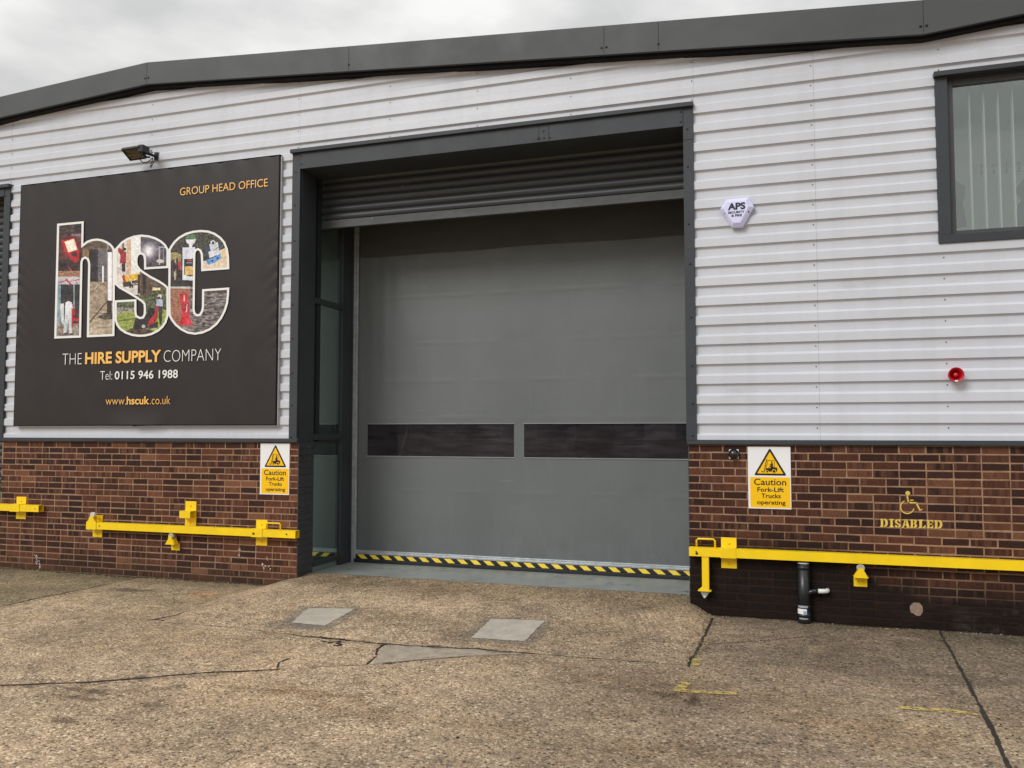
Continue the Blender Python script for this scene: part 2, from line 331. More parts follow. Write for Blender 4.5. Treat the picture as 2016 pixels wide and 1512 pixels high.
def m_ground():
    m, t, n, l, b = newmat('exposed_aggregate_concrete'); co = objco(t)
    at = n.new('ShaderNodeAttribute'); at.attribute_name = 'tint'
    def vor(s):
        v = n.new('ShaderNodeTexVoronoi'); v.inputs['Scale'].default_value = s; l.new(co, v.inputs['Vector']); return v
    v1, v2 = vor(72), vor(150)
    sp = n.new('ShaderNodeSeparateColor'); l.new(v1.outputs['Color'], sp.inputs[0])
    sp2 = n.new('ShaderNodeSeparateColor'); l.new(v2.outputs['Color'], sp2.inputs[0])
    c1 = ramp(t, sp.outputs[0], [(0, (.030,.022,.018,1)), (.18, (.11,.082,.06,1)), (.5, (.235,.178,.128,1)), (.8, (.32,.245,.178,1)), (.94, (.44,.36,.28,1)), (1, (.60,.54,.46,1))])
    c2 = ramp(t, sp2.outputs[1], [(0, (.08,.06,.045,1)), (.5, (.22,.165,.12,1)), (1, (.40,.31,.23,1))])
    c = mix(t, .45, c1, c2)
    c = mix(t, ramp(t, noise(t, co, 24, 5, .7), [(.40, .0), (.75, .65)]), c, (.235,.18,.13,1))     # cement skin over the stones
    c = mix(t, 1.0, c, ramp(t, noise(t, co, 6, 7, .72), [(.25, (.52,.51,.50,1)), (.5, (1,1,1,1)), (.75, (1.36,1.34,1.30,1))]), 'MULTIPLY')
    c = mix(t, 1.0, c, ramp(t, noise(t, co, .9, 6, .65), [(.28, (.74,.74,.75,1)), (.5, (1,1,1,1)), (.72, (1.16,1.13,1.08,1))]), 'MULTIPLY')
    c = mix(t, ramp(t, noise(t, co, 17, 4, .6), [(.62, 0.0), (.70, .8)]), c, (.06,.045,.035,1))
    v3 = vor(34); sp4 = n.new('ShaderNodeSeparateColor'); l.new(v3.outputs['Color'], sp4.inputs[0])        # scattered bigger stones and the dark pits they leave
    core = mth(t, 'LESS_THAN', v3.outputs['Distance'], mth(t, 'ADD', .20, mth(t, 'MULTIPLY', noise(t, co, 60, 2), .35)))
    c = mix(t, mth(t, 'MULTIPLY', mth(t, 'GREATER_THAN', sp4.outputs[0], .86), mth(t, 'MULTIPLY', core, .75)), c, (.46,.39,.31,1))
    pit = mth(t, 'MULTIPLY', mth(t, 'LESS_THAN', sp4.outputs[0], .20), core)
    c = mix(t, mth(t, 'MULTIPLY', pit, .80), c, (.045,.034,.027,1))
    c = mix(t, 1.0, c, at.outputs['Color'], 'MULTIPLY')
    l.new(c, b.inputs['Base Color']); b.inputs['Roughness'].default_value = .88; b.inputs['Specular IOR Level'].default_value = .3
    h = mth(t, 'ADD', mth(t, 'MULTIPLY', v1.outputs['Distance'], -1.2), mth(t, 'ADD', mth(t, 'MULTIPLY', noise(t, co, 24, 5, .7), .9), mth(t, 'ADD', mth(t, 'MULTIPLY', noise(t, co, 160, 3, .6), .35), mth(t, 'MULTIPLY', pit, -1.2))))
    sp3 = n.new('ShaderNodeSeparateXYZ'); l.new(co, sp3.inputs[0])            # tamped ridges left in the concrete beside the ramp edge and on the far right slab
    def band(v, a, b_, soft): return mth(t, 'MULTIPLY', mth(t, 'DIVIDE', mth(t, 'SUBTRACT', v, a), soft, True), mth(t, 'DIVIDE', mth(t, 'SUBTRACT', b_, v), soft, True))
    wv = mth(t, 'SINE', mth(t, 'ADD', mth(t, 'MULTIPLY', mth(t, 'ADD', sp3.outputs[0], mth(t, 'MULTIPLY', sp3.outputs[1], .35)), 82.0), mth(t, 'MULTIPLY', noise(t, co, 3, 3), 7.0)))
    mk = mth(t, 'ADD', mth(t, 'MULTIPLY', band(sp3.outputs[0], -.95, .12, .3), band(sp3.outputs[1], -1.6, .0, .3)), mth(t, 'MULTIPLY', band(sp3.outputs[0], 2.15, 6.0, .1), band(sp3.outputs[1], -2.6, .0, .4)))
    h = mth(t, 'ADD', h, mth(t, 'MULTIPLY', mth(t, 'MULTIPLY', wv, mk), mth(t, 'MULTIPLY', noise(t, co, 5, 4), .9)))
    bump(t, b, h, .75, .008); return m
M['ground'] = m_ground()
M['patch'] = pm('smooth_cement_patch', (.44,.395,.33), .85, var=.14, vs=6, bs=70, bstr=.25, grime=((.22,.18,.14,1), 14, .60))
M['patch2'] = pm('bare_cement_skim', (.36,.305,.235), .9, var=.2, vs=9, bs=90, bstr=.4, grime=((.13,.10,.075,1), 30, .56))
def m_alpha(name, col, scale, lo, hi, amount=1.0, vec=(1,1,1)):
    m, t, n, l, b = newmat(name); co = objco(t)
    l.new(ramp(t, noise(t, co, scale*2, 4), [(.3, tuple(c*.7 for c in col[:3]) + (1,)), (.7, col)]), b.inputs['Base Color'])
    b.inputs['Roughness'].default_value = .95
    l.new(mth(t, 'MULTIPLY', ramp(t, noise(t, co, scale, 7, .75, *vec), [(lo, 0.0), (hi, 1.0)]), amount), b.inputs['Alpha']); return m
M['worn_yel'] = m_alpha('worn_yellow_line', (.64,.48,.14,1), 20, .40, .56, .9)
M['worn_yel2'] = m_alpha('ghost_yellow_line', (.50,.38,.14,1), 11, .48, .66, .42)
M['jstain'] = m_alpha('joint_stain', (.05,.042,.035,1), 7, .44, .66, .55)
M['smear'] = m_alpha('cement_smear', (.25,.24,.22,1), 5, .36, .62, .55)
M['joint'] = pm('tarry_joint', (.022,.018,.015), .9, var=.4, vs=12)
M['jointf'] = m_alpha('filled_joint', (.035,.028,.022,1), 9, .40, .56, .9)
M['moss'] = pm('mossy_joint', (.022,.019,.012), .95, var=.5, vs=30, bs=90, bstr=.5)

def m_glass(name, tint, refl, rough=0.0, gcol=(1,1,1,1), fk=.8, haze=None):
    m, t, n, l, b = newmat(name); n.remove(b); o = n['Material Output']
    tr = n.new('ShaderNodeBsdfTransparent'); tr.inputs[0].default_value = tint
    gl = n.new('ShaderNodeBsdfGlossy'); gl.inputs[0].default_value = gcol; gl.inputs[1].default_value = rough
    fr = n.new('ShaderNodeFresnel'); fr.inputs[0].default_value = 1.5
    co = objco(t); bp = n.new('ShaderNodeBump'); bp.inputs['Strength'].default_value = .03; bp.inputs['Distance'].default_value = .05
    l.new(noise(t, co, 2.0, 2), bp.inputs['Height']); l.new(bp.outputs[0], gl.inputs['Normal'])
    mx = n.new('ShaderNodeMixShader'); ge = n.new('ShaderNodeNewGeometry'); l.new(mth(t, 'MULTIPLY', mth(t, 'ADD', mth(t, 'MULTIPLY', fr.outputs[0], fk), refl, True), mth(t, 'SUBTRACT', 1.0, ge.outputs['Backfacing'])), mx.inputs[0])   # one reflection per pane, from its outer face
    l.new(tr.outputs[0], mx.inputs[1]); l.new(gl.outputs[0], mx.inputs[2]); l.new(mx.outputs[0], o.inputs[0])
    if haze:  # grey scuffs on the PVC, also painted in for faint reflections
        df = n.new('ShaderNodeBsdfDiffuse'); df.inputs[0].default_value = (.16,.15,.165,1); m2 = n.new('ShaderNodeMixShader')
        a_ = ramp(t, noise(t, co, 7, 6, .7, .35, 1, 2.6), [(.42, .10), (.70, haze)]); b_ = ramp(t, noise(t, co, 2.2, 5, .6), [(.35, .35), (.7, 1.0)])
        l.new(mth(t, 'MULTIPLY', a_, b_), m2.inputs[0]); l.new(mx.outputs[0], m2.inputs[1]); l.new(df.outputs[0], m2.inputs[2]); l.new(m2.outputs[0], o.inputs[0])
    return m
M['winglass'] = m_glass('window_glass', (.93,.97,.955,1), .22, gcol=(.88,.94,.93,1), fk=.8)
M['pvc'] = m_glass('tinted_pvc', (.66,.63,.70,1), .0, .03, fk=.45, haze=.30)
M['sideglass'] = m_glass('side_glass', (.72,.79,.77,1), .46, .05, gcol=(.85,1,.97,1))
M['lens'] = m_glass('lens_glass', (.9,.88,.8,1), .05)

# ------------------------------------------------------------------ the yard
def axis(lo, a, b, hi, step, grow=1.35):
    xs = list(np.arange(a, b + 1e-6, step)); s = step; x = a
    while x > lo: s *= grow; x -= s; xs.insert(0, max(x, lo))
    s = step; x = b
    while x < hi: s *= grow; x += s; xs.append(min(x, hi))
    return np.array(xs)
gx = axis(-500, -11, 4.2, 500, .03); gy = axis(-500, -7.2, .36, 500, .03)
nx, ny = len(gx), len(gy)
GX, GY = np.meshgrid(gx, gy)
def ss(a, b, x): t = np.clip((x-a)/(b-a), 0, 1); return t*t*(3-2*t)
sx = np.minimum(ss(-4.95, -4.50, GX), 1 - ss(-.10, .145, GX)) ** .8
GZ = np.where(GY > .34, 0, .125 * sx * np.clip((GY+1.95)/2.25, 0, 1))
def vnoise(sc, seed):                       # smooth value noise sampled on the yard grid
    r = np.random.default_rng(seed); T = r.random((64, 64)); u = GX*sc; v = GY*sc
    i = np.floor(u).astype(int); j = np.floor(v).astype(int); fu = u-i; fv = v-j; fu = fu*fu*(3-2*fu); fv = fv*fv*(3-2*fv)
    a = T[j % 64, i % 64]; b_ = T[j % 64, (i+1) % 64]; c = T[(j+1) % 64, i % 64]; d = T[(j+1) % 64, (i+1) % 64]
    return (a*(1-fu)+b_*fu)*(1-fv) + (c*(1-fu)+d*fu)*fv
near = (np.abs(GX) < 14) & (GY > -12)
GZ = GZ + np.where(near, (vnoise(1.3, 1)-.5)*.012 + (vnoise(5, 2)-.5)*.006, 0)
tint = np.ones((ny, nx, 3)) * np.array([1.96, 1.88, 1.69])
def blend(mask, col, k=1.0):
    global tint
    mk = (np.clip(mask, 0, 1)*k)[..., None]; tint = tint*(1-mk) + tint*np.array(col)*mk
blend(ss(-2.6, .4, GX + (vnoise(.7, 3)-.5)*1.6 - (GY+2.5)*.25), (.63,.64,.66))               # greyer, dirtier slabs on the right
blend(ss(.15, .2, GX) * ss(-2.7, -1.2, GY + (vnoise(1.1, 4)-.5)), (.72,.74,.77))
blend(ss(.45, .8, vnoise(.8, 11)*.6 + vnoise(2.6, 12)*.4), (.74,.73,.72), .75)                  # oil-grey traffic film in patches
blend(ss(.5, .8, vnoise(1.1, 13)*.6 + vnoise(3.7, 14)*.4), (1.17,1.16,1.13), .7)
blend(((GX > -6.8) & (GX < -4.95)) * ss(-1.95, -.9, GY + (vnoise(1.5, 5)-.5)*.8), (.80,.82,.80))
blend((GX < -6.8)*1.0 * ss(-2.2, -1.7, GY), (.62,.66,.60))                                   # damp green-grey slab at far left
blend(ss(-.55, -.02, GY + (vnoise(3, 6)-.5)*.3), (.66,.66,.62))                               # dirt collecting along the wall
def blob(px, py, rx, ry, col, k, seed, rag=.9):
    p = G(px, py); d = np.sqrt(((GX-p.x)/rx)**2 + ((GY-p.y)/ry)**2) + (vnoise(9, seed)-.5)*rag + (vnoise(26, seed+50)-.5)*rag*.7
    blend(1-ss(.55, 1.1, d), col, k)
for i, (px, py, rx, ry, col, k) in enumerate([
    (265,1163,.32,.14,(.42,.44,.48),.9),(395,1173,.22,.12,(1.25,.95,.62),.8),(310,1193,.20,.05,(1.7,1.7,1.7),.8),
    (160,1357,.28,.05,(.4,.38,.36),.8),(165,1374,.22,.04,(.42,.4,.38),.8),(130,1418,.12,.04,(.42,.4,.38),.9),(300,1386,.16,.04,(.5,.48,.45),.8),
    (590,1364,.5,.10,(.66,.58,.5),.8),(640,1141,.18,.04,(.5,.48,.44),.8),(1368,1378,.06,.16,(.36,.33,.30),.9),(1310,1365,.16,.07,(.55,.5,.45),.8),
    (575,1228,.5,.16,(.66,.68,.70),.9),(900,1250,.25,.25,(.72,.72,.72),.8),(740,1210,1.0,.22,(.80,.80,.80),.8),(960,1300,.6,.2,(.8,.76,.72),.6),(1180,1240,.35,.6,(.9,.88,.86),.7),(495,1209,.09,.03,(.5,.5,.5),.8),
    (1465,1459,.14,.02,(.4,.38,.36),.8),(1565,1423,.10,.02,(.45,.43,.4),.8),(700,1400,.5,.12,(.78,.72,.66),.7),(980,1430,.45,.15,(.8,.75,.7),.7),
    (1330,1480,.5,.2,(.75,.7,.66),.7),(1530,1200+70,.45,.18,(1.25,1.25,1.22),.6),(1800,1258,.18,.06,(1.5,1.5,1.5),.6),(1940,1325,.10,.05,(1.5,1.5,1.45),.6),
    (1700,1310,.5,.28,(.72,.72,.72),.7),(1880,1335,.35,.2,(.75,.76,.75),.7),(330,1250,.6,.3,(1.1,1.08,1.04),.7),(900,1150,.8,.10,(.86,.83,.80),.7),
    (1250,1345,.7,.25,(.78,.75,.72),.7),(560,1205,.35,.1,(.78,.80,.80),.7),(900,1248,.3,.10,(.84,.83,.80),.7),(1480,1375,.7,.4,(.88,.84,.8),.7),(1730,1440,.6,.3,(.9,.82,.74),.6)]):
    blob(px, py, rx, ry, col, k, 100+i)
me = bpy.data.meshes.new('yard'); idx = np.arange(nx*ny).reshape(ny, nx)
fq = np.stack([idx[:-1,:-1], idx[:-1,1:], idx[1:,1:], idx[1:,:-1]], -1).reshape(-1, 4)
me.vertices.add(nx*ny); me.vertices.foreach_set('co', np.stack([GX, GY, GZ], -1).astype('f').ravel())
me.loops.add(len(fq)*4); me.loops.foreach_set('vertex_index', fq.ravel().astype('i'))
me.polygons.add(len(fq)); me.polygons.foreach_set('loop_start', (np.arange(len(fq))*4).astype('i'))
me.polygons.foreach_set('use_smooth', np.ones(len(fq), bool)); me.update()
ca = me.color_attributes.new('tint', 'FLOAT_COLOR', 'POINT')
ca.data.foreach_set('color', np.concatenate([tint, np.ones((ny, nx, 1))], -1).astype('f').ravel())
me.materials.append(M['ground']); struct(link('ground', me))
def gz(x, y):                               # height of the built yard surface
    i = min(max(int(np.searchsorted(gx, x))-1, 0), nx-2); j = min(max(int(np.searchsorted(gy, y))-1, 0), ny-2)
    u = min(1, max(0, (x-gx[i])/(gx[i+1]-gx[i]))); v = min(1, max(0, (y-gy[j])/(gy[j+1]-gy[j])))
    return (GZ[j,i]*(1-u)+GZ[j,i+1]*u)*(1-v) + (GZ[j+1,i]*(1-u)+GZ[j+1,i+1]*u)*v
def strip(name, pts, w, mat, jit=.3, wob=.006, step=.03, lift=.004, seed=1, taper=False):
    r = random.Random(seed); q = []
    pts = [Vector((p[0], p[1], 0)) for p in pts]
    for a, b in zip(pts[:-1], pts[1:]):
        n = max(1, int((b-a).length/step)); q += [a.lerp(b, i/n) for i in range(n)]
    q.append(pts[-1]); vs = []; o = 0.0; ww = w
    for i, p in enumerate(q):
        d = (q[min(i+1, len(q)-1)] - q[max(i-1, 0)]).normalized(); s = Vector((-d.y, d.x, 0))
        o = o*.8 + r.uniform(-wob, wob); ww = ww*.6 + .4*w*r.uniform(1-jit*1.6, 1+jit*1.6)
        k = ww/2 * (min(1, .25+3*(1-abs(2*i/max(1, len(q)-1)-1))) if taper else 1)
        for sg in (-1, 1):
            v = p + s*(o + sg*k); vs.append((v.x, v.y, gz(v.x, v.y) + lift))
    mb = MB(); mb.add(vs, [(2*i, 2*i+1, 2*i+3, 2*i+2) for i in range(len(q)-1)]); return struct(mb.build(name, mat))
def gl(*px): return [(G(a, b).x, G(a, b).y) for a, b in px]
strip('slab_joint', gl((0,1351),(100,1345),(180,1342),(400,1327),(548,1318)), .020, M['joint'], .5, .004, seed=2)
strip('slab_joint', gl((548,1318),(620,1313),(720,1309)), .009, M['jointf'], .5, seed=3)
strip('slab_joint', gl((0,1195),(120,1170),(270,1137)), .016, M['joint'], .4, seed=4)
strip('slab_joint', gl((295,1221),(340,1212),(372,1202)), .016, M['joint'], .6, seed=5, taper=True)
strip('slab_joint', gl((330,1225),(470,1237),(560,1247)), .009, M['jointf'], .5, seed=6)
strip('slab_joint', gl((560,1247),(640,1257),(760,1268),(880,1275),(1000,1283),(1060,1288)), .017, M['joint'], .6, .006, seed=7)
strip('slab_joint', gl((1060,1288),(1200,1298),(1352,1309)), .010, M['jointf'], .5, seed=8)
strip('slab_joint', gl((1404,1217),(1385,1258),(1354,1312)), .022, M['joint'], .4, seed=9)
strip('slab_joint', gl((1379,1269),(1470,1264),(1560,1257),(1610,1253)), .012, M['jointf'], .4, seed=10)
strip('slab_joint', [(2.12,-.02),(2.085,-1.4),(2.04,-2.5),(1.98,-3.6),(1.9,-5)], .022, M['moss'], .6, .003, seed=11)
strip('slab_joint', gl((1960,1256),(2016,1267)), .012, M['jointf'], .4, seed=12)
strip('slab_joint', gl((612,1130),(860,1147),(1130,1163),(1358,1176)), .010, M['jointf'], .6, seed=13)
for k_, q_ in enumerate([gl((0,1352),(180,1343),(400,1329),(560,1319)), gl((640,1259),(880,1277),(1060,1290)), gl((1402,1219),(1385,1258),(1354,1312)), gl((100,1368),(260,1360),(420,1350))]):
    strip('joint_stain', q_, .11, M['jstain'], .5, .006, lift=.0025, seed=60+k_, taper=True)
strip('crack', gl((760,1267),(745,1277),(740,1285),(742,1291),(732,1299),(720,1308)), .020, M['joint'], .8, .006, .015, seed=14)
strip('crack', gl((548,1318),(549,1309),(552,1304),(562,1300),(570,1297)), .013, M['joint'], .8, .004, .015, seed=15)
strip('crack', gl((720,1309),(850,1300),(960,1290)), .010, M['joint'], .9, .004, .02, seed=16, taper=True)
strip('crack', gl((630,1262),(652,1266),(668,1263),(672,1271),(655,1271)), .022, M['joint'], 1.0, .012, .012, seed=17)
strip('crack', gl((612,1252),(650,1256),(690,1260)), .022, M['joint'], .8, .01, .012, seed=18, taper=True)
strip('crack', gl((288,1221),(305,1218),(322,1222)), .014, M['joint'], .9, .008, .012, seed=19)
strip('bay_marking', gl((1392,1252),(1380,1272),(1368,1305),(1342,1352),(1336,1362)), .07, M['worn_yel2'], .2, seed=20)
strip('bay_marking', gl((1440,1365),(1600,1380),(1780,1396),(1900,1405),(2016,1419)), .05, M['worn_yel2'], .2, seed=21)
strip('bay_marking', gl((1374,1297),(1366,1310)), .07, M['worn_yel'], .3, lift=.006, seed=22)
strip('bay_marking', gl((1347,1343),(1336,1362)), .08, M['worn_yel'], .3, lift=.006, seed=23)
strip('bay_marking', gl((1336,1359),(1380,1362),(1450,1366)), .055, M['worn_yel'], .3, lift=.006, seed=24)
strip('bay_marking', gl((1770,1395),(1850,1401),(1925,1408)), .06, M['worn_yel'], .3, lift=.006, seed=25)
def flatpatch(name, px, mat, lift=.0045, rag=.008, seed=1):
    r = random.Random(seed); c = [Vector((G(a, b).x, G(a, b).y, 0)) for a, b in px]; q = []
    for a, b in zip(c, c[1:] + c[:1]):
        n = max(2, int((b-a).length/.03)); q += [a.lerp(b, i/n) + Vector((r.uniform(-rag, rag), r.uniform(-rag, rag), 0)) for i in range(n)]
    cen = sum(q, Vector())/len(q); mb = MB(); rings = [1, .8, .55, .3]; n = len(q); vs = []
    for k in rings: vs += [cen + (p-cen)*k for p in q]
    vs.append(cen); vs = [(v.x, v.y, gz(v.x, v.y)+lift) for v in vs]
    fs = [(j*n+i, j*n+(i+1) % n, (j+1)*n+(i+1) % n, (j+1)*n+i) for j in range(len(rings)-1) for i in range(n)]
    fs += [((len(rings)-1)*n+i, (len(rings)-1)*n+(i+1) % n, len(rings)*n) for i in range(n)]
    mb.add(vs, fs, 0, True); return struct(mb.build(name, mat))
flatpatch('concrete_smear', [(590,1194),(712,1196),(690,1215),(648,1240),(540,1238),(560,1222)], M['smear'], lift=.003, rag=.006, seed=8)
flatpatch('concrete_smear', [(950,1215),(1090,1218),(1075,1240),(1040,1270),(900,1262),(925,1240)], M['smear'], lift=.003, rag=.006, seed=9)
flatpatch('concrete_patch', [(608,1198),(700,1199),(640,1232),(574,1226)], M['patch'], seed=1)
flatpatch('concrete_patch', [(966,1219),(1073,1222),(1032,1263),(928,1256)], M['patch'], seed=2)
flatpatch('concrete_patch', [(764,1269),(1040,1288),(960,1292),(850,1299),(735,1306),(748,1292),(750,1281)], M['patch2'], lift=.003, rag=.006, seed=3)
# grit and crumbs along the foot of the walls
mb = MB()
def crumb(mb, x, y, s, m=0):
    z = gz(x, y); a = random.random()*6.28; hs = s*random.uniform(.4, .9); k = []
    for i in range(6):
        t = a + i*1.047; k.append((x + s*random.uniform(.7, 1.1)*math.cos(t), y + s*random.uniform(.7, 1.1)*math.sin(t)))
    vs = [(p[0], p[1], z-.003) for p in k] + [(x+(p[0]-x)*.6, y+(p[1]-y)*.6, z+hs) for p in k]
    mb.add(vs, [(i, (i+1) % 6, (i+1) % 6+6, i+6) for i in range(6)] + [(6,7,8,9,10,11)], m)
for _ in range(300):
    x = random.choice([random.uniform(-9, -4.6), random.uniform(.1, 4), random.uniform(-4.4, -.1)])
    y = -abs(random.gauss(0, .05)) - .008 if not -4.5 < x < -.1 else .30 - abs(random.gauss(0, .06))
    crumb(mb, x, y, random.uniform(.004, .012))
for _ in range(260): crumb(mb, random.uniform(-8, 3.5), random.uniform(-4.6, -.2), random.uniform(.004, .010))
struct(mb.build('grit', M['stone']), 'stuff')
mb = MB()
for _ in range(700):
    x = random.choice([random.uniform(-9, -4.55), random.uniform(-9, -4.55), random.uniform(.1, 4)]); crumb(mb, x, -abs(random.gauss(0, .018)) - .004, random.uniform(.005, .014))
for _ in range(60): crumb(mb, random.uniform(2.0, 2.15), random.uniform(-3.5, -.1), random.uniform(.004, .009))
struct(mb.build('moss', pm('dark_moss', (.035,.034,.014), .95, var=.5, vs=60)), 'stuff')
mb = MB()                                   # pale rubble where the ramp meets the two door jambs
for c, n in ((G(590,1141), 14), (G(1352,1180), 16)):
    for _ in range(n): crumb(mb, c.x + random.gauss(0, .05), c.y - abs(random.gauss(0, .04)), random.uniform(.008, .022))
struct(mb.build('rubble', pm('pale_rubble', (.50,.45,.39), .9, var=.3, vs=30)), 'stuff')
p = G(901,1454); mb = MB(); crumb(mb, p.x, p.y, .017); o = mb.build('pebble', M['pebble'])
tag(o, 'small black pebble lying on the bare yard, low middle of the photo', 'pebble')
p = G(383,1146); mb = MB()
mb.add([(p.x-.05,p.y,gz(p.x,p.y)+.006),(p.x,p.y-.018,gz(p.x,p.y)+.03),(p.x+.055,p.y,gz(p.x,p.y)+.010),(p.x,p.y+.02,gz(p.x,p.y)+.012)], [(0,1,2,3)])
tag(mb.build('leaf', M['leaf']), 'dry curled leaf at the foot of the left brick wall', 'leaf')

# ------------------------------------------------------------------ the warehouse
B = thing('warehouse', 'industrial unit with white ribbed cladding over red brick and a grey fascia', 'building', (0,0,0))
Zr = lambda z: z + ZO
RX = [-16, -6.70, 2.11, 12]; RT = [4.19, 4.70, 4.055, 4.86]; RB = [3.89, 4.425, 3.735, 4.54]    # roof verge: top and bottom of the fascia
def rz(x, A): return float(np.interp(x, RX, A)) + ZO
PITCHZ = .1953; ZD = [.157 + PITCHZ*k + ZO for k in range(-1, 25)]
REC = .027
def clad_strip(mb, x0, x1, zlo, zhi):
    """ribbed sheeting from zlo to zhi, between two panel joints"""
    prof = []
    for zd in ZD:
        prof += [(zd-PITCHZ+.0095, 0), (zd-.108, 0), (zd-.084, REC), (zd-.0105, REC), (zd+.0085, .011)]
    xs = list(np.arange(x0, x1, .35)) + [x1]
    if len(xs) > 2 and xs[-1]-xs[-2] < .05: xs.pop(-2)
    for xa, xb in zip(xs[:-1], xs[1:]):
        top = min(zhi, rz((xa+xb)/2, RB) + .12)
        for (z0, y0), (z1, y1) in zip(prof[:-1], prof[1:]):
            if z1 <= zlo or z0 >= top: continue
            a, b_ = max(z0, zlo), min(z1, top)
            ya = y0 + (y1-y0)*(a-z0)/(z1-z0) if z1 > z0 else y0; yb = y0 + (y1-y0)*(b_-z0)/(z1-z0) if z1 > z0 else y1
            mb.quad((xa, ya, a), (xb, ya, a), (xb, yb, b_), (xa, yb, b_))
mb = MB(); g = .0007; TOPZ = ZO + 5
for x0, x1, lo, hi in [(-16,-9.05-g,Zr(3.37),TOPZ), (-9.05+g,-4.57-g,Zr(3.37),TOPZ), (-9.05+g,-4.60,Zr(-.01),Zr(3.37)),
                       (-4.57+g,.005-g,Zr(3.37),TOPZ), (.005+g,1.15-g,Zr(3.37),TOPZ), (-.03,1.15-g,Zr(-.01),Zr(3.37)),
                       (1.15+g,2.24,Zr(-.01),TOPZ), (2.24,4.72,Zr(3.38),TOPZ), (2.24,4.72,Zr(-.01),Zr(1.82)), (4.72,12,Zr(-.01),TOPZ)]:
    clad_strip(mb, x0, x1, lo, hi)
clad = mb.build('wall_cladding', M['clad'], B); clad['label'] = 'white horizontally ribbed metal sheeting'
mb = MB()                                   # the liner just behind the sheeting
for x0, x1, lo, hi in [(-16,-9.06,3.3,4.2), (-9.06,-4.56,0,4.2), (-4.56,-.06,3.2,4.0), (-.06,2.26,0,3.72), (2.26,4.70,0,1.83), (2.26,4.70,3.37,3.72), (4.70,12,0,3.9)]:
    mb.box(x0, x1, .045, .075, Zr(lo), Zr(hi))
mb.build('wall_liner', M['innerd'], B)
ns = 0
def screw(parent, x, y, z, mat, r=.0085):
    m_ = MB(); m_.lathe((x, y+.004, z), (0,-1,0), [(0, r*1.25), (.003, r*1.25), (.0035, r*.75), (.010, r*.62)], 8); return m_.build('screw', mat, parent)
for x, lo, hi in [(-9.06,3.42,4.25), (-6.735,3.42,4.45), (-6.735,.0,.12), (-4.60,3.42,4.3), (-3.40,3.42,4.2), (-2.335,3.42,4.1), (-1.276,3.42,4.02), (-.011,3.42,3.92), (1.125,.0,3.84), (2.247,3.40,3.74), (2.247,0,1.8)]:
    for zd in ZD:
        z = zd - .036 - ZO
        if lo < z < hi: screw(clad, x, REC, z+ZO, M['screw'])
# fascia along the verge
mb = MB()
for (xa, xb) in zip(RX[:-1], RX[1:]):
    def sec(x): return [(x, -.13, rz(x, RB)), (x, -.13, rz(x, RT)), (x, .30, rz(x, RT)), (x, .30, rz(x, RT)-.02), (x, -.118, rz(x, RT)-.02), (x, -.118, rz(x, RB)+.012), (x, -.085, rz(x, RB)+.012), (x, -.085, rz(x, RB))]
    a, b_ = sec(xa), sec(xb); n = len(a)
    mb.add(a+b_, [(i, (i+1) % n, (i+1) % n+n, i+n) for i in range(n)])
fas = mb.build('fascia', M['fascia'], B); fas['label'] = 'dark grey folded metal verge trim following the two shallow gables'
mb = MB()                                   # thin cover seams in the fascia
for x in (-11.0, -6.70, -3.85, -.88, -.32, 2.11, 5.2):
    mb = MB(); mb.box(x-.0018, x+.0018, -.1312, -.129, rz(x, RB)+.008, rz(x, RT)-.004); mb.build('seam', M['dark'], fas)
for x, n in ((-6.70,2), (-3.85,1), (-.88,2), (-.32,1), (2.11,2)):
    for k in range(n): screw(fas, x + (k-(n-1)/2)*.05, -.135, rz(x, RB)+.075, M['dscrew'], .010)
mb = MB()                                   # dark foam filler and drip under the fascia
for (xa, xb) in zip(RX[:-1], RX[1:]):
    za, zb = rz(xa, RB), rz(xb, RB)
    vs = [(xa,-.078,za-.03),(xa,-.078,za+.02),(xa,.04,za+.02),(xa,.04,za-.03),(xb,-.078,zb-.03),(xb,-.078,zb+.02),(xb,.04,zb+.02),(xb,.04,zb-.03)]
    mb.add(vs, [(0,1,5,4),(1,2,6,5),(2,3,7,6),(3,0,4,7)])
mb.build('verge_drip', M['dark'], B)
mb = MB()                                   # the shallow twin-gable roof, with unseen slots added to light hall and office
for (xa, xb) in zip(RX[:-1], RX[1:]):
    for y0, y1 in (((.0,3.6), (4.6,7.2), (8.2,14)) if xa < 2 else ((.0,.2), (1.0,3.6), (4.6,7.2), (8.2,14))):
        za, zb = rz(xa, RT)-.05, rz(xb, RT)-.05
        mb.add([(xa,y0,za),(xb,y0,zb),(xb,y1,zb),(xa,y1,za),(xa,y0,za-.08),(xb,y0,zb-.08),(xb,y1,zb-.08),(xa,y1,za-.08)], [(0,1,2,3),(7,6,5,4),(0,4,5,1),(2,6,7,3)])
mb.build('roof', M['fascia'], B)
mb = MB(); mb.box(-16,12,14.02,14.15,.0,Zr(4)); mb.box(-16.1,-16.0,.08,14,0,Zr(4)); mb.box(12,12.1,.08,14,0,Zr(4))
mb.box(-4.62,-4.60,.34,14,0,Zr(3.9)); mb.box(.10,.12,.34,14,0,Zr(3.8)); mb.build('inner_wall', M['innerd'], B)
mb = MB(); mb.box(-16,12,.335,14,.02,.118); mb.build('floor', M['floorg'], B)
mb = MB(); mb.box(-4.55,-.08,.318,.336,.03,.119); mb.build('threshold', M['lipsteel'], B)
mb = MB(); mb.box(-4.55,-.08,.311,.3178,.03,.108); mb.build('threshold_angle', M['rust'], B)

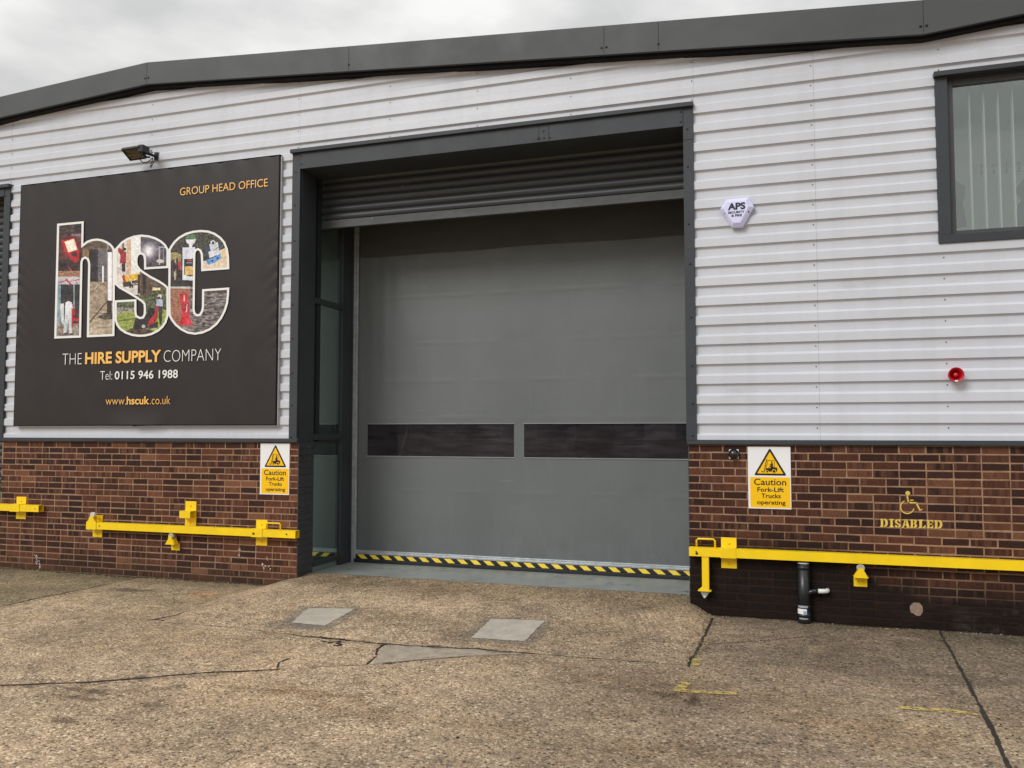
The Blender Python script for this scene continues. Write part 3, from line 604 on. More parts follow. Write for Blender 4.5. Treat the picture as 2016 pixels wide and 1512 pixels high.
# brickwork: every brick a little block standing proud of the mortar bed
def bricks(name, x0, x1, ztop, zbot, mats, corner=None, seed=3):
    r = random.Random(seed); mb = MB(); mb.box(x0+.004, x1-.004, .0028, .10, zbot, ztop, 1); n = 0; z = ztop
    while z > zbot:
        z1 = z - .006; z0 = z - .075 + .006; xs = []; k = n % 2
        if corner == 'L':
            x = x0; first = .1025 if k == 0 else .215
        elif corner == 'R': x = x1; first = .1025 if k == 0 else .215
        seq = [first]; 
        while sum(seq) + .010*len(seq) < (x1-x0): seq.append(.215 if r.random() > .035 else .1025)
        for wd in seq:
            if corner == 'L': a, b_ = x, x+wd; x = b_ + .010
            else: a, b_ = x-wd, x; x = a - .010
            a, b_ = max(a, x0), min(b_, x1)
            if b_-a < .03: continue
            j = lambda s: r.uniform(-s, s)
            f = .0 + j(.0016); c = .004; q = [(a+j(.002), z0+j(.0016)), (b_+j(.002), z0+j(.0016)), (b_+j(.002), z1+j(.0016)), (a+j(.002), z1+j(.0016))]
            if a == x0: q[0] = (x0, q[0][1]); q[3] = (x0, q[3][1])
            if b_ == x1: q[1] = (x1, q[1][1]); q[2] = (x1, q[2][1])
            fr = [(q[0][0]+c, f+j(.001), q[0][1]+c), (q[1][0]-c, f+j(.001), q[1][1]+c), (q[2][0]-c, f+j(.001), q[2][1]-c), (q[3][0]+c, f+j(.001), q[3][1]-c)]
            bk = [(p_[0], f+.003, p_[1]) for p_ in q]; bb = [(p_[0], .012, p_[1]) for p_ in q]
            mb.add(fr+bk+bb, [(0,1,2,3)] + [(i+4, (i+1) % 4+4, (i+1) % 4, i) for i in range(4)] + [(i+8, (i+1) % 4+8, (i+1) % 4+4, i+4) for i in range(4)], 0)
        z -= .075; n += 1
    return mb.build(name, mats, B)
ZB = Zr(-.043)
bl = bricks('brick_wall', -9.04, -4.525, ZB, -.12, [M['brick'], M['mortar']], 'R', 3); bl['label'] = 'red-brown brick plinth left of the big doorway'
br = bricks('brick_wall', -.082, 6.0, ZB, -.12, [M['brickw'], M['mortarw']], 'L', 8); br['label'] = 'red-brown brick plinth right of the doorway, blackened low down'
def bricks_side(x, y0, y1, mats, sg):       # returns of the brick jambs inside the doorway
    r = random.Random(5); mb = MB(); n = 0; z = ZB
    mb.box(min(x, x-sg*.12)+.0, max(x, x-sg*.12)-.0, y0, y1, -.1, ZB-.002, 1) if False else None
    X = x - sg*.0045; mb.box(min(X, X-sg*.1), max(X, X-sg*.1), y0+.012, y1, -.1, ZB, 1)
    while z > -.1:
        y = y0; k = n % 2
        for wd in ([.215, .215] if k == 0 else [.1025, .215, .1025]):
            a, b_ = y, min(y+wd, y1); y = b_+.010
            if b_-a < .02: continue
            f = x + r.uniform(-.001, .001); c = .004; z0, z1 = z-.0695, z-.0055
            fr = [(f, a+c, z0+c), (f, b_-c, z0+c), (f, b_-c, z1-c), (f, a+c, z1-c)]; bk = [(f-sg*.008, a, z0), (f-sg*.008, b_, z0), (f-sg*.008, b_, z1), (f-sg*.008, a, z1)]
            mb.add(fr+bk, [(0,1,2,3)] + [(i+4, (i+1) % 4+4, (i+1) % 4, i) for i in range(4)], 0)
        z -= .075; n += 1
    return mb.build('brick_jamb', mats, B)
bj = bricks_side(-4.5205, -.0005, .33, [M['brickp'], M['brickp']], 1); bj['label'] = 'brick return painted dark grey'
bricks_side(-.0865, -.0005, .33, [M['brickp'], M['brickp']], -1)
mb = MB(); mb.box(-9.05,-4.525,-.036,.03,Zr(-.038),Zr(-.003)); mb.box(-9.05,-4.525,-.012,.0,Zr(-.0031),Zr(.006)); mb.build('sill_flashing', M['anth'], B, .003)
mb = MB(); mb.box(-.09,6,-.036,.03,Zr(-.038),Zr(-.003)); mb.box(-.03,6,-.012,.0,Zr(-.0031),Zr(.006)); mb.build('sill_flashing', M['anth'], B, .003)
# mortar spots and dried paint splashes on the bricks
mb = MB()
for px, py, s in [(70,1098,.035),(74,1104,.05),(80,1112,.03),(44,1050,.012),(525,1098,.02),(522,1113,.03),(530,1120,.02),(472,1083,.018),(470,1093,.015),(880//1,951,.0)]:
    if not s: continue
    c = P(px, py)
    for _ in range(5):
        u = c.x + random.gauss(0, s*.6); v = c.z + random.gauss(0, s*.7); q = s*random.uniform(.12, .4)
        mb = MB(); mb.plate([(u+q*random.uniform(.5,1.2)*math.cos(i*.9), v+q*1.4*random.uniform(.5,1.2)*math.sin(i*.9)) for i in range(7)], -.0035, .002); mb.build('paint_splash', M['splash'], B)

# the doorway surround
mb = MB()
mb.box(-4.65,-4.545,-.014,.03,Zr(-.001),Zr(3.355)); mb.box(-.098,.002,-.014,.03,Zr(-.001),Zr(3.352))
mb.box(-4.5448,-.0985,-.020,.03,Zr(3.165),Zr(3.354))
mb.box(-4.545,-4.535,.0302,.465,Zr(-.036),Zr(3.1643)); mb.box(-.098,-.088,.0302,.465,Zr(-.036),Zr(3.1643))
mb.box(-4.56,-.075,.0302,.60,Zr(3.1645),Zr(3.185))
fr = mb.build('door_surround', M['anth'], B, .0025); fr['label'] = 'anthracite pressed metal surround of the big doorway'
mb = MB(); mb.plate([(-4.662,3.356+ZO),(.008,3.354+ZO),(.008,3.398+ZO),(-4.662,3.400+ZO)], -.055, .03); mb.build('drip_cap', M['anth'], fr, .004)
mb = MB()
for x in (-1.615,-1.505): mb = MB(); mb.box(x-.002,x+.002,-.0212,-.019,Zr(3.167),Zr(3.353)); mb.build('seam', M['dark'], fr)
mb = MB(); mb.box(-.098,.002,-.0152,-.0135,Zr(3.02),Zr(3.025)); mb.build('seam', M['dark'], fr)
for px, py in [(593,308),(593,323),(582,339),(580,404),(579,474),(577,540),(576,600),(575,667),(575,735),(574,798),(572,861),(1062,273),(1059,273),(1070,258),(1071,272),(1083,271),(1340,220),(1340,240),(1353,254),(1354,328),(1356,441),(1359,520),(1361,625),(1363,720),(1364,795),(1364,858)]:
    p = P(px, py, -.02); screw(fr, p.x, -.022 if px in range(590,1345) else -.016, p.z, M['dscrew'], .0085)
for px, py in [(611,414),(613,373),(611,509),(608,605),(607,697),(606,797),(609,859)]:
    d = ray(px, py); t = (-4.535 - CAM.x)/d.x; p = CAM + d*t; m_ = MB(); m_.lathe((-4.5355, p.y, p.z), (1,0,0), [(0,.009),(.004,.008),(.006,.004)], 8); m_.build('screw', M['dscrew'], fr)
# roller shutter, half rolled up in the head of the opening
def shutter(name, x0, x1, zlo, zhi, y, pitch, parent):
    mb = MB(); prof = []; z = zlo
    while z < zhi:
        for k in range(9):
            a = k/8; prof.append((z + pitch*(.04+.90*a), y - .022*math.sin(math.pi*a)**.6 - .0*a))
        prof.append((z+pitch*.97, y+.006)); z += pitch
    n = len(prof); vs = [(x0, p_[1], p_[0]) for p_ in prof] + [(x1, p_[1], p_[0]) for p_ in prof]
    mb.add(vs, [(i, i+n, i+n+1, i+1) for i in range(n-1)]); return mb.build(name, M['shut'], parent)
sh = shutter('roller_shutter', -4.534, -.099, Zr(2.66), Zr(3.4), .50, .0935, B); sh['label'] = 'dark grey slatted roller shutter raised into the head of the doorway'
mb = MB(); mb.box(-4.534,-.099,.470,.492,Zr(2.585),Zr(2.658)); mb.box(-4.534,-.099,.455,.51,Zr(2.558),Zr(2.5845)); mb.build('bottom_rail', pm('shutter_rail', (.058,.062,.063), .5, var=.2, vs=5, sx=.4, grime=((.10,.092,.075,1), 7, .62)), sh, .003)
mb = MB()
for px, py in [(793,366),(733,430)]:
    p = P(px, py, .47); mb.lathe((p.x, .474, p.z), (0,-1,0), [(0,.008),(.006,.006),(.008,.002)], 8)
mb.build('rivet', M['galv'], sh)
# lobby between the shutter and the fast-action door
mb = MB(); mb.box(-4.599,.099,.605,1.42,Zr(3.2),Zr(3.22)); mb.box(-4.599,.099,1.40,1.42,Zr(2.75),Zr(3.199)); mb.build('lobby_ceiling', M['dark'], B)
mb = MB(); mb.box(-.085,.099,.345,1.42,.119,Zr(3.199)); mb.build('lobby_wall', M['anth'], B)
sg_ = MB()
def zX(px, py, X): d = ray(px, py); t = (X-CAM.x)/d.x; return CAM + d*t
# side screen (glazed) on the left of the lobby
mb = MB()
for z0, z1 in ((1.625,1.695), (-.015,.055), (-1.515,-1.445)): mb.box(-4.565,-4.512,.332,.948,Zr(z0),Zr(z1))
mb.box(-4.565,-4.512,.332,.372,.119,Zr(3.199)) if False else None
mb.box(-4.565,-4.506,.95,1.02,.119,Zr(3.199)); mb.box(-4.60,-4.520,1.0202,1.235,.119,Zr(3.199)); mb.box(-4.60,-4.498,1.19,1.24,.119,Zr(3.199))
ss_ = mb.build('side_screen', M['anth'], B, .003); ss_['label'] = 'dark metal framed glass side panel inside the doorway'
for z0, z1 in ((-1.581,-1.5155), (-1.4445,-.0155), (.0555,1.6245), (1.6955,3.19)):
    mb = MB(); mb.box(-4.545,-4.535,.333,.949,Zr(z0),Zr(z1)); mb.build('glass_pane', M['sideglass'], ss_)
mb = MB(); mb.box(-4.598,-4.590,.34,.95,.119,Zr(3.2)); mb.build('backing_board', pm('screen_backing', (.36,.40,.39), .7, var=.2, vs=1.2), ss_)
# the fast-action fabric door
Y0 = 1.28
xs = np.linspace(-4.485, -.02, 150); zs = np.linspace(-1.44, 2.9, 190); XX, ZZ = np.meshgrid(xs, zs)
seams = [2.34, 1.80, 1.20, .72, .262, -.66]; r_ = np.random.default_rng(4)
def n1d(x, sc, seed): q = np.random.default_rng(seed).random(400); u = x*sc+100; i = np.floor(u).astype(int); f = u-i; f = f*f*(3-2*f); return q[i % 400]*(1-f)+q[(i+1) % 400]*f-.5
YY = np.full_like(XX, Y0)
for k, z in enumerate(seams):
    zz = z + n1d(xs, 1.2, k)*.02*(1 if k < 4 else .2); d = ZZ-zz[None,:]
    YY -= .0030*np.exp(-(d/.012)**2)*(.5+1.0*n1d(xs, 4, 20+k)[None,:]) + (.010 if k == 0 else .004)*np.exp(-(d/.07)**2)*n1d(xs, 7, 40+k)[None,:]
YY += .006*n1d(XX.ravel()+.35*ZZ.ravel(), 2.2, 60).reshape(XX.shape)*ss(.5, 2.2, ZZ) + .004*n1d(ZZ.ravel(), 1.5, 61).reshape(XX.shape)
YY += .010*n1d(XX.ravel(), 11, 90).reshape(XX.shape)*ss(-3.3, -4.2, XX)*ss(.2, 1.0, ZZ)*(1-ss(2.2, 2.5, ZZ)) + .004*n1d(XX.ravel()+.2*ZZ.ravel(), 6, 91).reshape(XX.shape)*ss(.6, 1.6, ZZ)
wins = [(-4.318,-2.328,-.225,.178), (-2.198,-.208,-.225,.178)]
# snap grid lines to the openings so the panels sit in clean rectangles
for a, b_, c, d in wins:
    for v in (a, b_): xs[np.abs(xs-v).argmin()] = v
for v in (-.225,.178): zs[np.abs(zs-v).argmin()] = v
XX, ZZ = np.meshgrid(xs, zs); me = bpy.data.meshes.new('rapid_door'); n = len(xs)
vs = np.stack([XX, YY, ZZ+ZO], -1).reshape(-1, 3); fs = []
for j in range(len(zs)-1):
    zc = (zs[j]+zs[j+1])/2
    for i in range(n-1):
        xc = (xs[i]+xs[i+1])/2
        if any(a < xc < b_ and c < zc < d for a, b_, c, d in wins): continue
        fs.append((j*n+i, j*n+i+1, (j+1)*n+i+1, (j+1)*n+i))
me.from_pydata(vs.tolist(), [], fs); me.polygons.foreach_set('use_smooth', [True]*len(fs)); me.materials.append(M['curtain'])
dr = link('rapid_door', me, B); dr['label'] = 'closed grey fabric fast-action door with two long dark vision panels'
for a, b_, c, d in wins:
    mb = MB(); mb.box(a-.004, b_+.004, Y0+.010, Y0+.016, Zr(c)-.004, Zr(d)+.004); mb.build('vision_panel', M['pvc'], dr)
mb = MB()
for a, b_, c, d in wins:
    mb.box(a-.012, b_+.012, Y0-.0075, Y0-.0045, Zr(d), Zr(d)+.010); mb.box(a-.012, b_+.012, Y0-.0075, Y0-.0045, Zr(c)-.012, Zr(c))
mb.build('weld_strip', pm('weld_pvc', (.26,.27,.265), .4, var=.1), dr)
mb = MB(); xa = np.linspace(-4.44, -.02, 120); top = []; vs = []    # added dark strip above the wavy seam, deepening the shade at the curtain head
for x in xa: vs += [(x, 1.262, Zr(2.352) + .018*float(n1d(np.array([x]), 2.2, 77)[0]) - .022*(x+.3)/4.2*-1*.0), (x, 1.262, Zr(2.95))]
mb.add(vs, [(2*i, 2*i+2, 2*i+3, 2*i+1) for i in range(len(xa)-1)]); o = mb.build('head_shade_strip', pm('head_shade_dark', (.062,.065,.064), .6, var=.15, vs=2, sx=.5), dr); o['label'] = 'added dark strip deepening the shade at the head of the door'
mb = MB(); mb.box(-4.487,-.018,1.245,1.30,Zr(-1.478),Zr(-1.452)); mb.box(-4.487,-.018,1.255,1.30,Zr(-1.4518),Zr(-1.430)); mb.build('bottom_bar', M['galv'], dr, .004)
mb = MB(); mb.box(-4.50,-.01,1.238,1.30,Zr(-1.536),Zr(-1.4785)); mb.box(-4.50,-.01,1.225,1.31,Zr(-1.579),Zr(-1.5365)); mb.build('rubber_seal', M['rubber'], dr, .006)
mb = MB()
for k in range(27):
    x = -4.60 + k*.1717; q = [(x, -1.4815), (x+.088, -1.4815), (x+.150, -1.533), (x+.062, -1.533)]
    q = [(min(-.012, max(-4.498, a)), b_) for a, b_ in q]
    if q[1][0]-q[0][0] < .004 and q[2][0]-q[3][0] < .004: continue
    mb.plate([(a, b_+ZO) for a, b_ in q], 1.2358, 1.2375)
hz = mb.build('hazard_stripe', M['hyel'], dr); hz['label'] = 'yellow slanted stripes on black along the foot of the door'
mb = MB(); mb.box(-4.497,-4.470,1.20,1.30,.119,Zr(2.95)); mb.box(-4.4695,-4.452,1.235,1.262,.119,Zr(2.95)); mb.build('guide_rail', M['galv'], dr, .003)
# fixed window high on the right, with the room behind it
mb = MB()
mb.box(2.205,2.31,-.014,.03,Zr(1.885),Zr(3.355)); mb.box(2.205,4.76,-.016,.03,Zr(1.806),Zr(1.8845)); mb.box(4.66,4.76,-.014,.03,Zr(1.885),Zr(3.355))
mb.box(2.195,4.77,-.06,.03,Zr(3.3555),Zr(3.40)); mb.box(2.30,2.31,.0302,.095,Zr(1.885),Zr(3.355)); mb.box(2.3105,4.65,.0302,.17,Zr(3.345),Zr(3.355))
wn = mb.build('window', M['anth'], B, .003); wn['label'] = 'fixed office window in a dark metal surround, upper right'
mb = MB(); mb.box(2.3105,2.365,.055,.12,Zr(1.885),Zr(3.345)); mb.box(2.3655,4.60,.055,.12,Zr(1.885),Zr(1.93)); mb.box(2.3655,4.60,.055,.12,Zr(3.285),Zr(3.345)); mb.box(4.6005,4.65,.055,.12,Zr(1.885),Zr(3.345)); mb.box(3.45,3.51,.055,.12,Zr(1.9305),Zr(3.2845)); mb.build('frame', pm('window_frame_paint', (.055,.057,.06), .4), wn, .003)
for a, b_ in ((2.365,3.45), (3.51,4.60)):
    mb = MB(); mb.box(a, b_, .080, .086, Zr(1.93), Zr(3.285)); mb.build('pane', M['winglass'], wn)
for k in range(11):
    x = 2.52 + k*.118; mb = MB(); mb.box(x-.006, x+.006, .17, .235, Zr(1.94), Zr(3.34)); mb.build('blind_slat', pm('blind_fabric', (.36,.38,.37), .8, var=.03) if k == 0 else bpy.data.materials['blind_fabric'], wn)
mb = MB()                                   # office room, with an unseen ceiling slot added to light it
mb.box(2.10,2.20,.10,2.2,Zr(1.0),Zr(3.6)); mb.box(2.2,4.75,2.2,2.3,Zr(1.0),Zr(3.6)); mb.box(4.75,4.85,.10,2.2,Zr(1.0),Zr(3.6)); mb.box(2.2,4.75,.10,2.2,Zr(.95),Zr(1.0)); mb.box(2.2,4.75,.10,.22,Zr(3.5),Zr(3.55)); mb.box(2.2,4.75,.70,2.2,Zr(3.5),Zr(3.55))
mb.build('office_room', M['inner'], B)
a = P(1922,337,2.16); mb = MB(); mb.box(a.x, a.x+.75, 2.17, 2.198, a.z-.025, a.z+.02)
hr = thing('hook_rail', 'white rail of coat hooks on the room wall seen through the window', 'hook rail', (a.x+.35, 2.2, a.z)); mb.build('rail', M['wht'], hr)
for k in range(6):
    x = a.x + .05 + k*.125; mb = MB(); mb.tube([(x,2.17,a.z+.06),(x,2.13,a.z+.05),(x,2.13,a.z-.02),(x,2.15,a.z-.05)], .010, 6); mb.build('hook', M['coat'], hr)
def coat(name, pts, Y, label):
    q = [P(px, py, Y) for px, py in pts]; mb = MB(); c = sum(q, Vector())/len(q); n = len(q)
    vs = [(p_.x, Y, p_.z) for p_ in q] + [(c.x+(p_.x-c.x)*.72, Y-.07, c.z+(p_.z-c.z)*.85) for p_ in q]
    mb.add(vs, [list(range(n)), list(range(2*n-1, n-1, -1))] + [(i, (i+1) % n, (i+1) % n+n, i+n) for i in range(n)])
    tag(mb.build(name, M['coat'], None, .015), label, 'coat', 'dark garments behind the window glass')
coat('coat', [(1878,352),(1886,360),(1900,366),(1899,388),(1894,404),(1899,425),(1903,447),(1878,452)], 1.2, 'dark garment at the left edge of the window glass')
coat('coat', [(2020,342),(2010,358),(1998,371),(1996,380),(2006,388),(2010,395),(2002,405),(1999,425),(1998,444),(2030,446),(2040,350)], 1.2, 'dark garment at the right of the window glass, by the photo edge')
# the neighbouring bay's doorway at the far left
mb = MB(); mb.box(-9.125,-9.02,-.014,.03,Zr(-.001),Zr(3.352)); mb.box(-13.5,-9.1255,-.020,.03,Zr(3.245),Zr(3.353)); mb.box(-9.035,-9.025,.0302,.30,Zr(-.036),Zr(3.244)) if False else None
mb.box(-9.125,-9.115,.0302,.30,Zr(-.036),Zr(3.244)); mb.box(-13.5,-9.1255,.0302,.30,Zr(3.245),Zr(3.258))
f2 = mb.build('door_surround', M['anth'], B, .0025); f2['label'] = 'anthracite surround of the neighbouring doorway at the far left'
mb = MB(); mb.box(-13.5,-9.008,-.055,.03,Zr(3.3535),Zr(3.40)); mb.build('drip_cap', M['anth'], f2, .004)
for px, py in [(9,372),(10,386),(20,395),(18,445),(15,545),(12,625),(9,720),(7,800)]:
    p = P(px, py, -.02); screw(f2, p.x, -.016, p.z, M['dscrew'], .0085)
s2 = shutter('roller_shutter', -13.5, -9.126, .06, Zr(3.24), .22, .0935, B); s2['label'] = 'closed dark slatted shutter at the far left edge'
# the storage racks dimly seen through the vision panels
def rack(x0, Y, label):
    t = thing('storage_rack', label, 'rack', (x0+1.1, Y+.45, .119), 'racks behind the vision panels')
    mb = MB()
    for x in (x0, x0+2.2):
        for y in (Y, Y+.9): mb.box(x-.04, x+.04, y-.03, y+.03, .119, 3.4)
    mb.build('upright', M['rackb'], t); mb = MB()
    for z in (.7, 1.55, 2.5):
        mb.box(x0+.041, x0+2.159, Y-.025, Y+.025, z, z+.1)
    mb.build('beam', M['racko'], t); mb = MB()
    for z in (.7, 1.55, 2.5): mb.box(x0+.041, x0+2.159, Y+.026, Y+.9, z+.08, z+.1)
    mb.build('shelf', M['brown'], t)
rack(-6.3+1.2, 5.2, 'shelving bay seen dimly through the left vision panel'); rack(-2.6, 5.2, 'shelving bay seen dimly through the right vision panel')
rr = random.Random(11)
for x0, side in ((-5.1,'left'), (-2.6,'right')):
    for z, lev in ((.801,'bottom'), (1.651,'middle')):
        x = x0 + .12; k = 0
        while x < x0 + 1.7:
            w_ = rr.uniform(.3, .6); h_ = rr.uniform(.25, .5); mb = MB(); mb.box(x, x+w_, 5.25, 5.85, z, z+h_)
            tag(mb.build('carton', [M['brown'], M['inner'], M['innerd'], M['racko']][rr.randrange(4)], None, .008), 'carton on the %s shelf behind the %s vision panel' % (lev, side), 'carton', 'cartons on the racks'); x += w_ + .06; k += 1
a, b_ = P(788,898,1.8), P(803,838,1.8); d = (b_-a).normalized(); mb = MB(); q0 = a - d*((a.z-.125)/d.z); q1 = a + d*1.6
mb.tube([q0, q1], .03, 8); tag(mb.build('pole', M['galv']), 'pale metal pole leaning inside, seen through the left vision panel', 'pole')

# ------------------------------------------------------------------ the big banner
YB = -.048; XB0, XB1, ZB0, ZB1 = P(33,600,YB).x, P(547,560,YB).x, P(285,838,YB).z, P(295,334,YB).z
bn = thing('banner_sign', 'large dark hire company banner in a thin black frame on the cladding', 'sign', ((XB0+XB1)/2, YB, ZB0))
xs = np.linspace(XB0+.012, XB1-.012, 120); zs = np.linspace(ZB0+.012, ZB1-.012, 100); XX, ZZ = np.meshgrid(xs, zs)
u = (XX-XB0)/(XB1-XB0); v = (ZZ-ZB0)/(ZB1-ZB0)
YY = YB + .004 + 0*XX
edge = np.exp(-u/.025); YY -= .007*edge*np.sin((ZZ*1.0+XX*.9)*38)*np.clip(.4+np.sin(ZZ*2.3), 0, 1)*(v > .1)*(v < .85)   # puckered left hem
edge = np.exp(-(1-u)/.02); YY -= .005*edge*np.sin((ZZ-XX*.8)*34)*np.clip(.3+np.sin(ZZ*2.0+1), 0, 1)
edge = np.exp(-(1-v)/.05); YY -= .003*edge*np.sin(XX*17+ZZ*5)
YY -= .020*np.exp(-((u-.48)/.10)**2)*np.exp(-v/.035) - .006*np.exp(-((u-.5)/.14)**2)*np.exp(-((v-.07)/.04)**2)              # sag at the bottom hem
n = len(xs); me = bpy.data.meshes.new('banner_sheet')
me.from_pydata(np.stack([XX, YY, ZZ], -1).reshape(-1, 3).tolist(), [], [(j*n+i, j*n+i+1, (j+1)*n+i+1, (j+1)*n+i) for j in range(len(zs)-1) for i in range(n-1)])
me.polygons.foreach_set('use_smooth', [True]*len(me.polygons)); me.materials.append(M['ban']); link('sheet', me, bn)
mb = MB(); e = .022
for x0, x1, z0, z1 in ((XB0,XB1,ZB1-e,ZB1), (XB0,XB1,ZB0,ZB0+e), (XB0,XB0+e,ZB0+e+.0005,ZB1-e-.0005), (XB1-e,XB1,ZB0+e+.0005,ZB1-e-.0005)): mb.box(x0, x1, YB+.006, .03, z0, z1)
mb.build('frame', M['dark'], bn)
mb = MB(); mb.box(XB1+.002, XB1+.014, YB+.02, .03, ZB0, ZB1-.02); mb.build('frame_edge', pm('pale_alu_edge', (.42,.42,.42), .45, .3), bn)
mb = MB(); c = P(288,838,YB); mb.plate([(c.x-.2,c.z+.006),(c.x+.22,c.z+.016),(c.x+.22,c.z+.004),(c.x-.2,c.z-.008)], YB-.012, YB+.004); mb.build('hem_flap', M['dark'], bn)
YT = YB - .0062
def btext(body, pa, pb, pc, mat, wgt, spacing=1.0):   # pa: left baseline, pb: right baseline, pc: a point at cap height
    A, Bp, Cp = P(*pa, YT), P(*pb, YT), P(*pc, YT); z0 = (A.z+Bp.z)/2
    return text(body, 'lettering', mat, bn, (A.x, Bp.x, z0, z0 + (Cp.z-(A.z if abs(pc[0]-pa[0]) < abs(pc[0]-pb[0]) else Bp.z))), YT, wgt, spacing=spacing)
btext('GROUP HEAD OFFICE', (354.2,384), (527,368), (354.5,369), M['bany'], -.004)
btext('THE', (122.6,718), (160.6,716.8), (123,696.6), M['banw'], -.022)
btext('HIRE SUPPLY', (167.3,717), (316.6,713), (168,693.5), M['bany'], .030)
btext('COMPANY', (322.2,712.5), (435,709.3), (433,686), M['banw'], -.022)
btext('Tel:', (197.1,748), (220.8,747.3), (198,731), M['banw'], -.015)
btext('0115 946 1988', (225.7,747.2), (350,744.4), (349.5,727.5), M['banw'], .012)
def btextz(body, x0, x1, z0, z1, mat, wgt): return text(body, 'lettering', mat, bn, (x0, x1, z0, z1), YT, wgt)
zb = P(250,796.5,YT).z; zx = P(215,786.3,YT).z - P(215,796.8,YT).z; za = P(331,779.2,YT).z - P(331,795.2,YT).z
btextz('www.', P(207.8,796,YT).x, P(248,796,YT).x, zb, zb+zx, M['bany'], -.012)
btextz('hscuk', P(249.3,796,YT).x, P(293.5,796,YT).x, zb, zb+za, M['bany'], .020)
btextz('.co.uk', P(295,795,YT).x, P(335,795,YT).x, zb, zb+za, M['bany'], -.012)

# the three big letters: white outline, filled with a printed photo collage
def C(x, y): return P(90 + x/5.305, 420 + y/5.305, YT)
LET = {
 'h': [(90,1308),(105,700),(120,109),(398,82),(393,318),(430,288),(480,270),(535,263),(590,271),(640,291),(680,318),(705,346),(722,373),(722,735),(722,1000),(718,1282),(430,1295),(437,900),(444,545),(441,510),(432,485),(412,474),(394,484),(386,510),(384,545),(377,900),(370,1298)],
 's': [(722,373),(750,340),(795,293),(850,259),(920,233),(1000,222),(1080,230),(1150,252),(1210,285),(1255,325),(1284,376),(1284,472),(1283,571),(1028,587),(1027,480),(1018,442),(995,428),(972,438),(960,466),(958,510),(965,545),(990,580),(1030,610),(1100,655),(1190,702),(1245,738),(1283,772),(1283,930),(1284,1066),(1262,1140),(1230,1190),(1180,1235),(1110,1270),(1040,1287),(970,1290),(900,1280),(830,1255),(775,1218),(740,1172),(722,1120),(720,1000),(720,909),(948,897),(948,1030),(955,1065),(985,1082),(1010,1078),(1024,1050),(1026,990),(1022,950),(1000,925),(940,885),(850,830),(770,785),(722,742),(722,560)],
 'c': [(1284,376),(1305,340),(1340,290),(1390,245),(1460,205),(1540,182),(1620,173),(1700,180),(1770,205),(1830,247),(1875,300),(1902,370),(1915,450),(1918,583),(1625,605),(1624,520),(1620,430),(1608,397),(1590,386),(1573,395),(1563,425),(1560,700),(1556,1000),(1562,1037),(1582,1054),(1605,1050),(1622,1022),(1632,980),(1634,793),(1918,775),(1915,850),(1905,940),(1880,1020),(1840,1100),(1790,1165),(1720,1220),(1640,1255),(1560,1268),(1480,1255),(1410,1220),(1350,1170),(1310,1118),(1284,1066),(1281,930),(1281,800),(1283,571)]}
def inpoly(X, Y, poly):
    r = np.zeros(X.shape, bool); n = len(poly)
    for i in range(n):
        x0, y0 = poly[i]; x1, y1 = poly[(i+1) % n]
        if y0 == y1: continue
        r ^= ((y0 > Y) != (y1 > Y)) & (X < (x1-x0)*(Y-y0)/(y1-y0)+x0)
    return r
def inset(poly, d):
    n = len(poly); a = sum(poly[i][0]*poly[(i+1) % n][1]-poly[(i+1) % n][0]*poly[i][1] for i in range(n)); sg = 1 if a > 0 else -1; out = []
    for i in range(n):
        p0, p1, p2 = (np.array(poly[k % n], float) for k in (i-1, i, i+1))
        e1 = (p1-p0)/np.linalg.norm(p1-p0); e2 = (p2-p1)/np.linalg.norm(p2-p1)
        n1 = sg*np.array([-e1[1], e1[0]]); n2 = sg*np.array([-e2[1], e2[0]]); b_ = n1+n2; L_ = np.linalg.norm(b_)
        if L_ < .2: out.append(tuple(p1+n1*d)); continue
        b_ /= L_; out.append(tuple(p1 + b_*d/max(.45, b_@n1)))
    return out
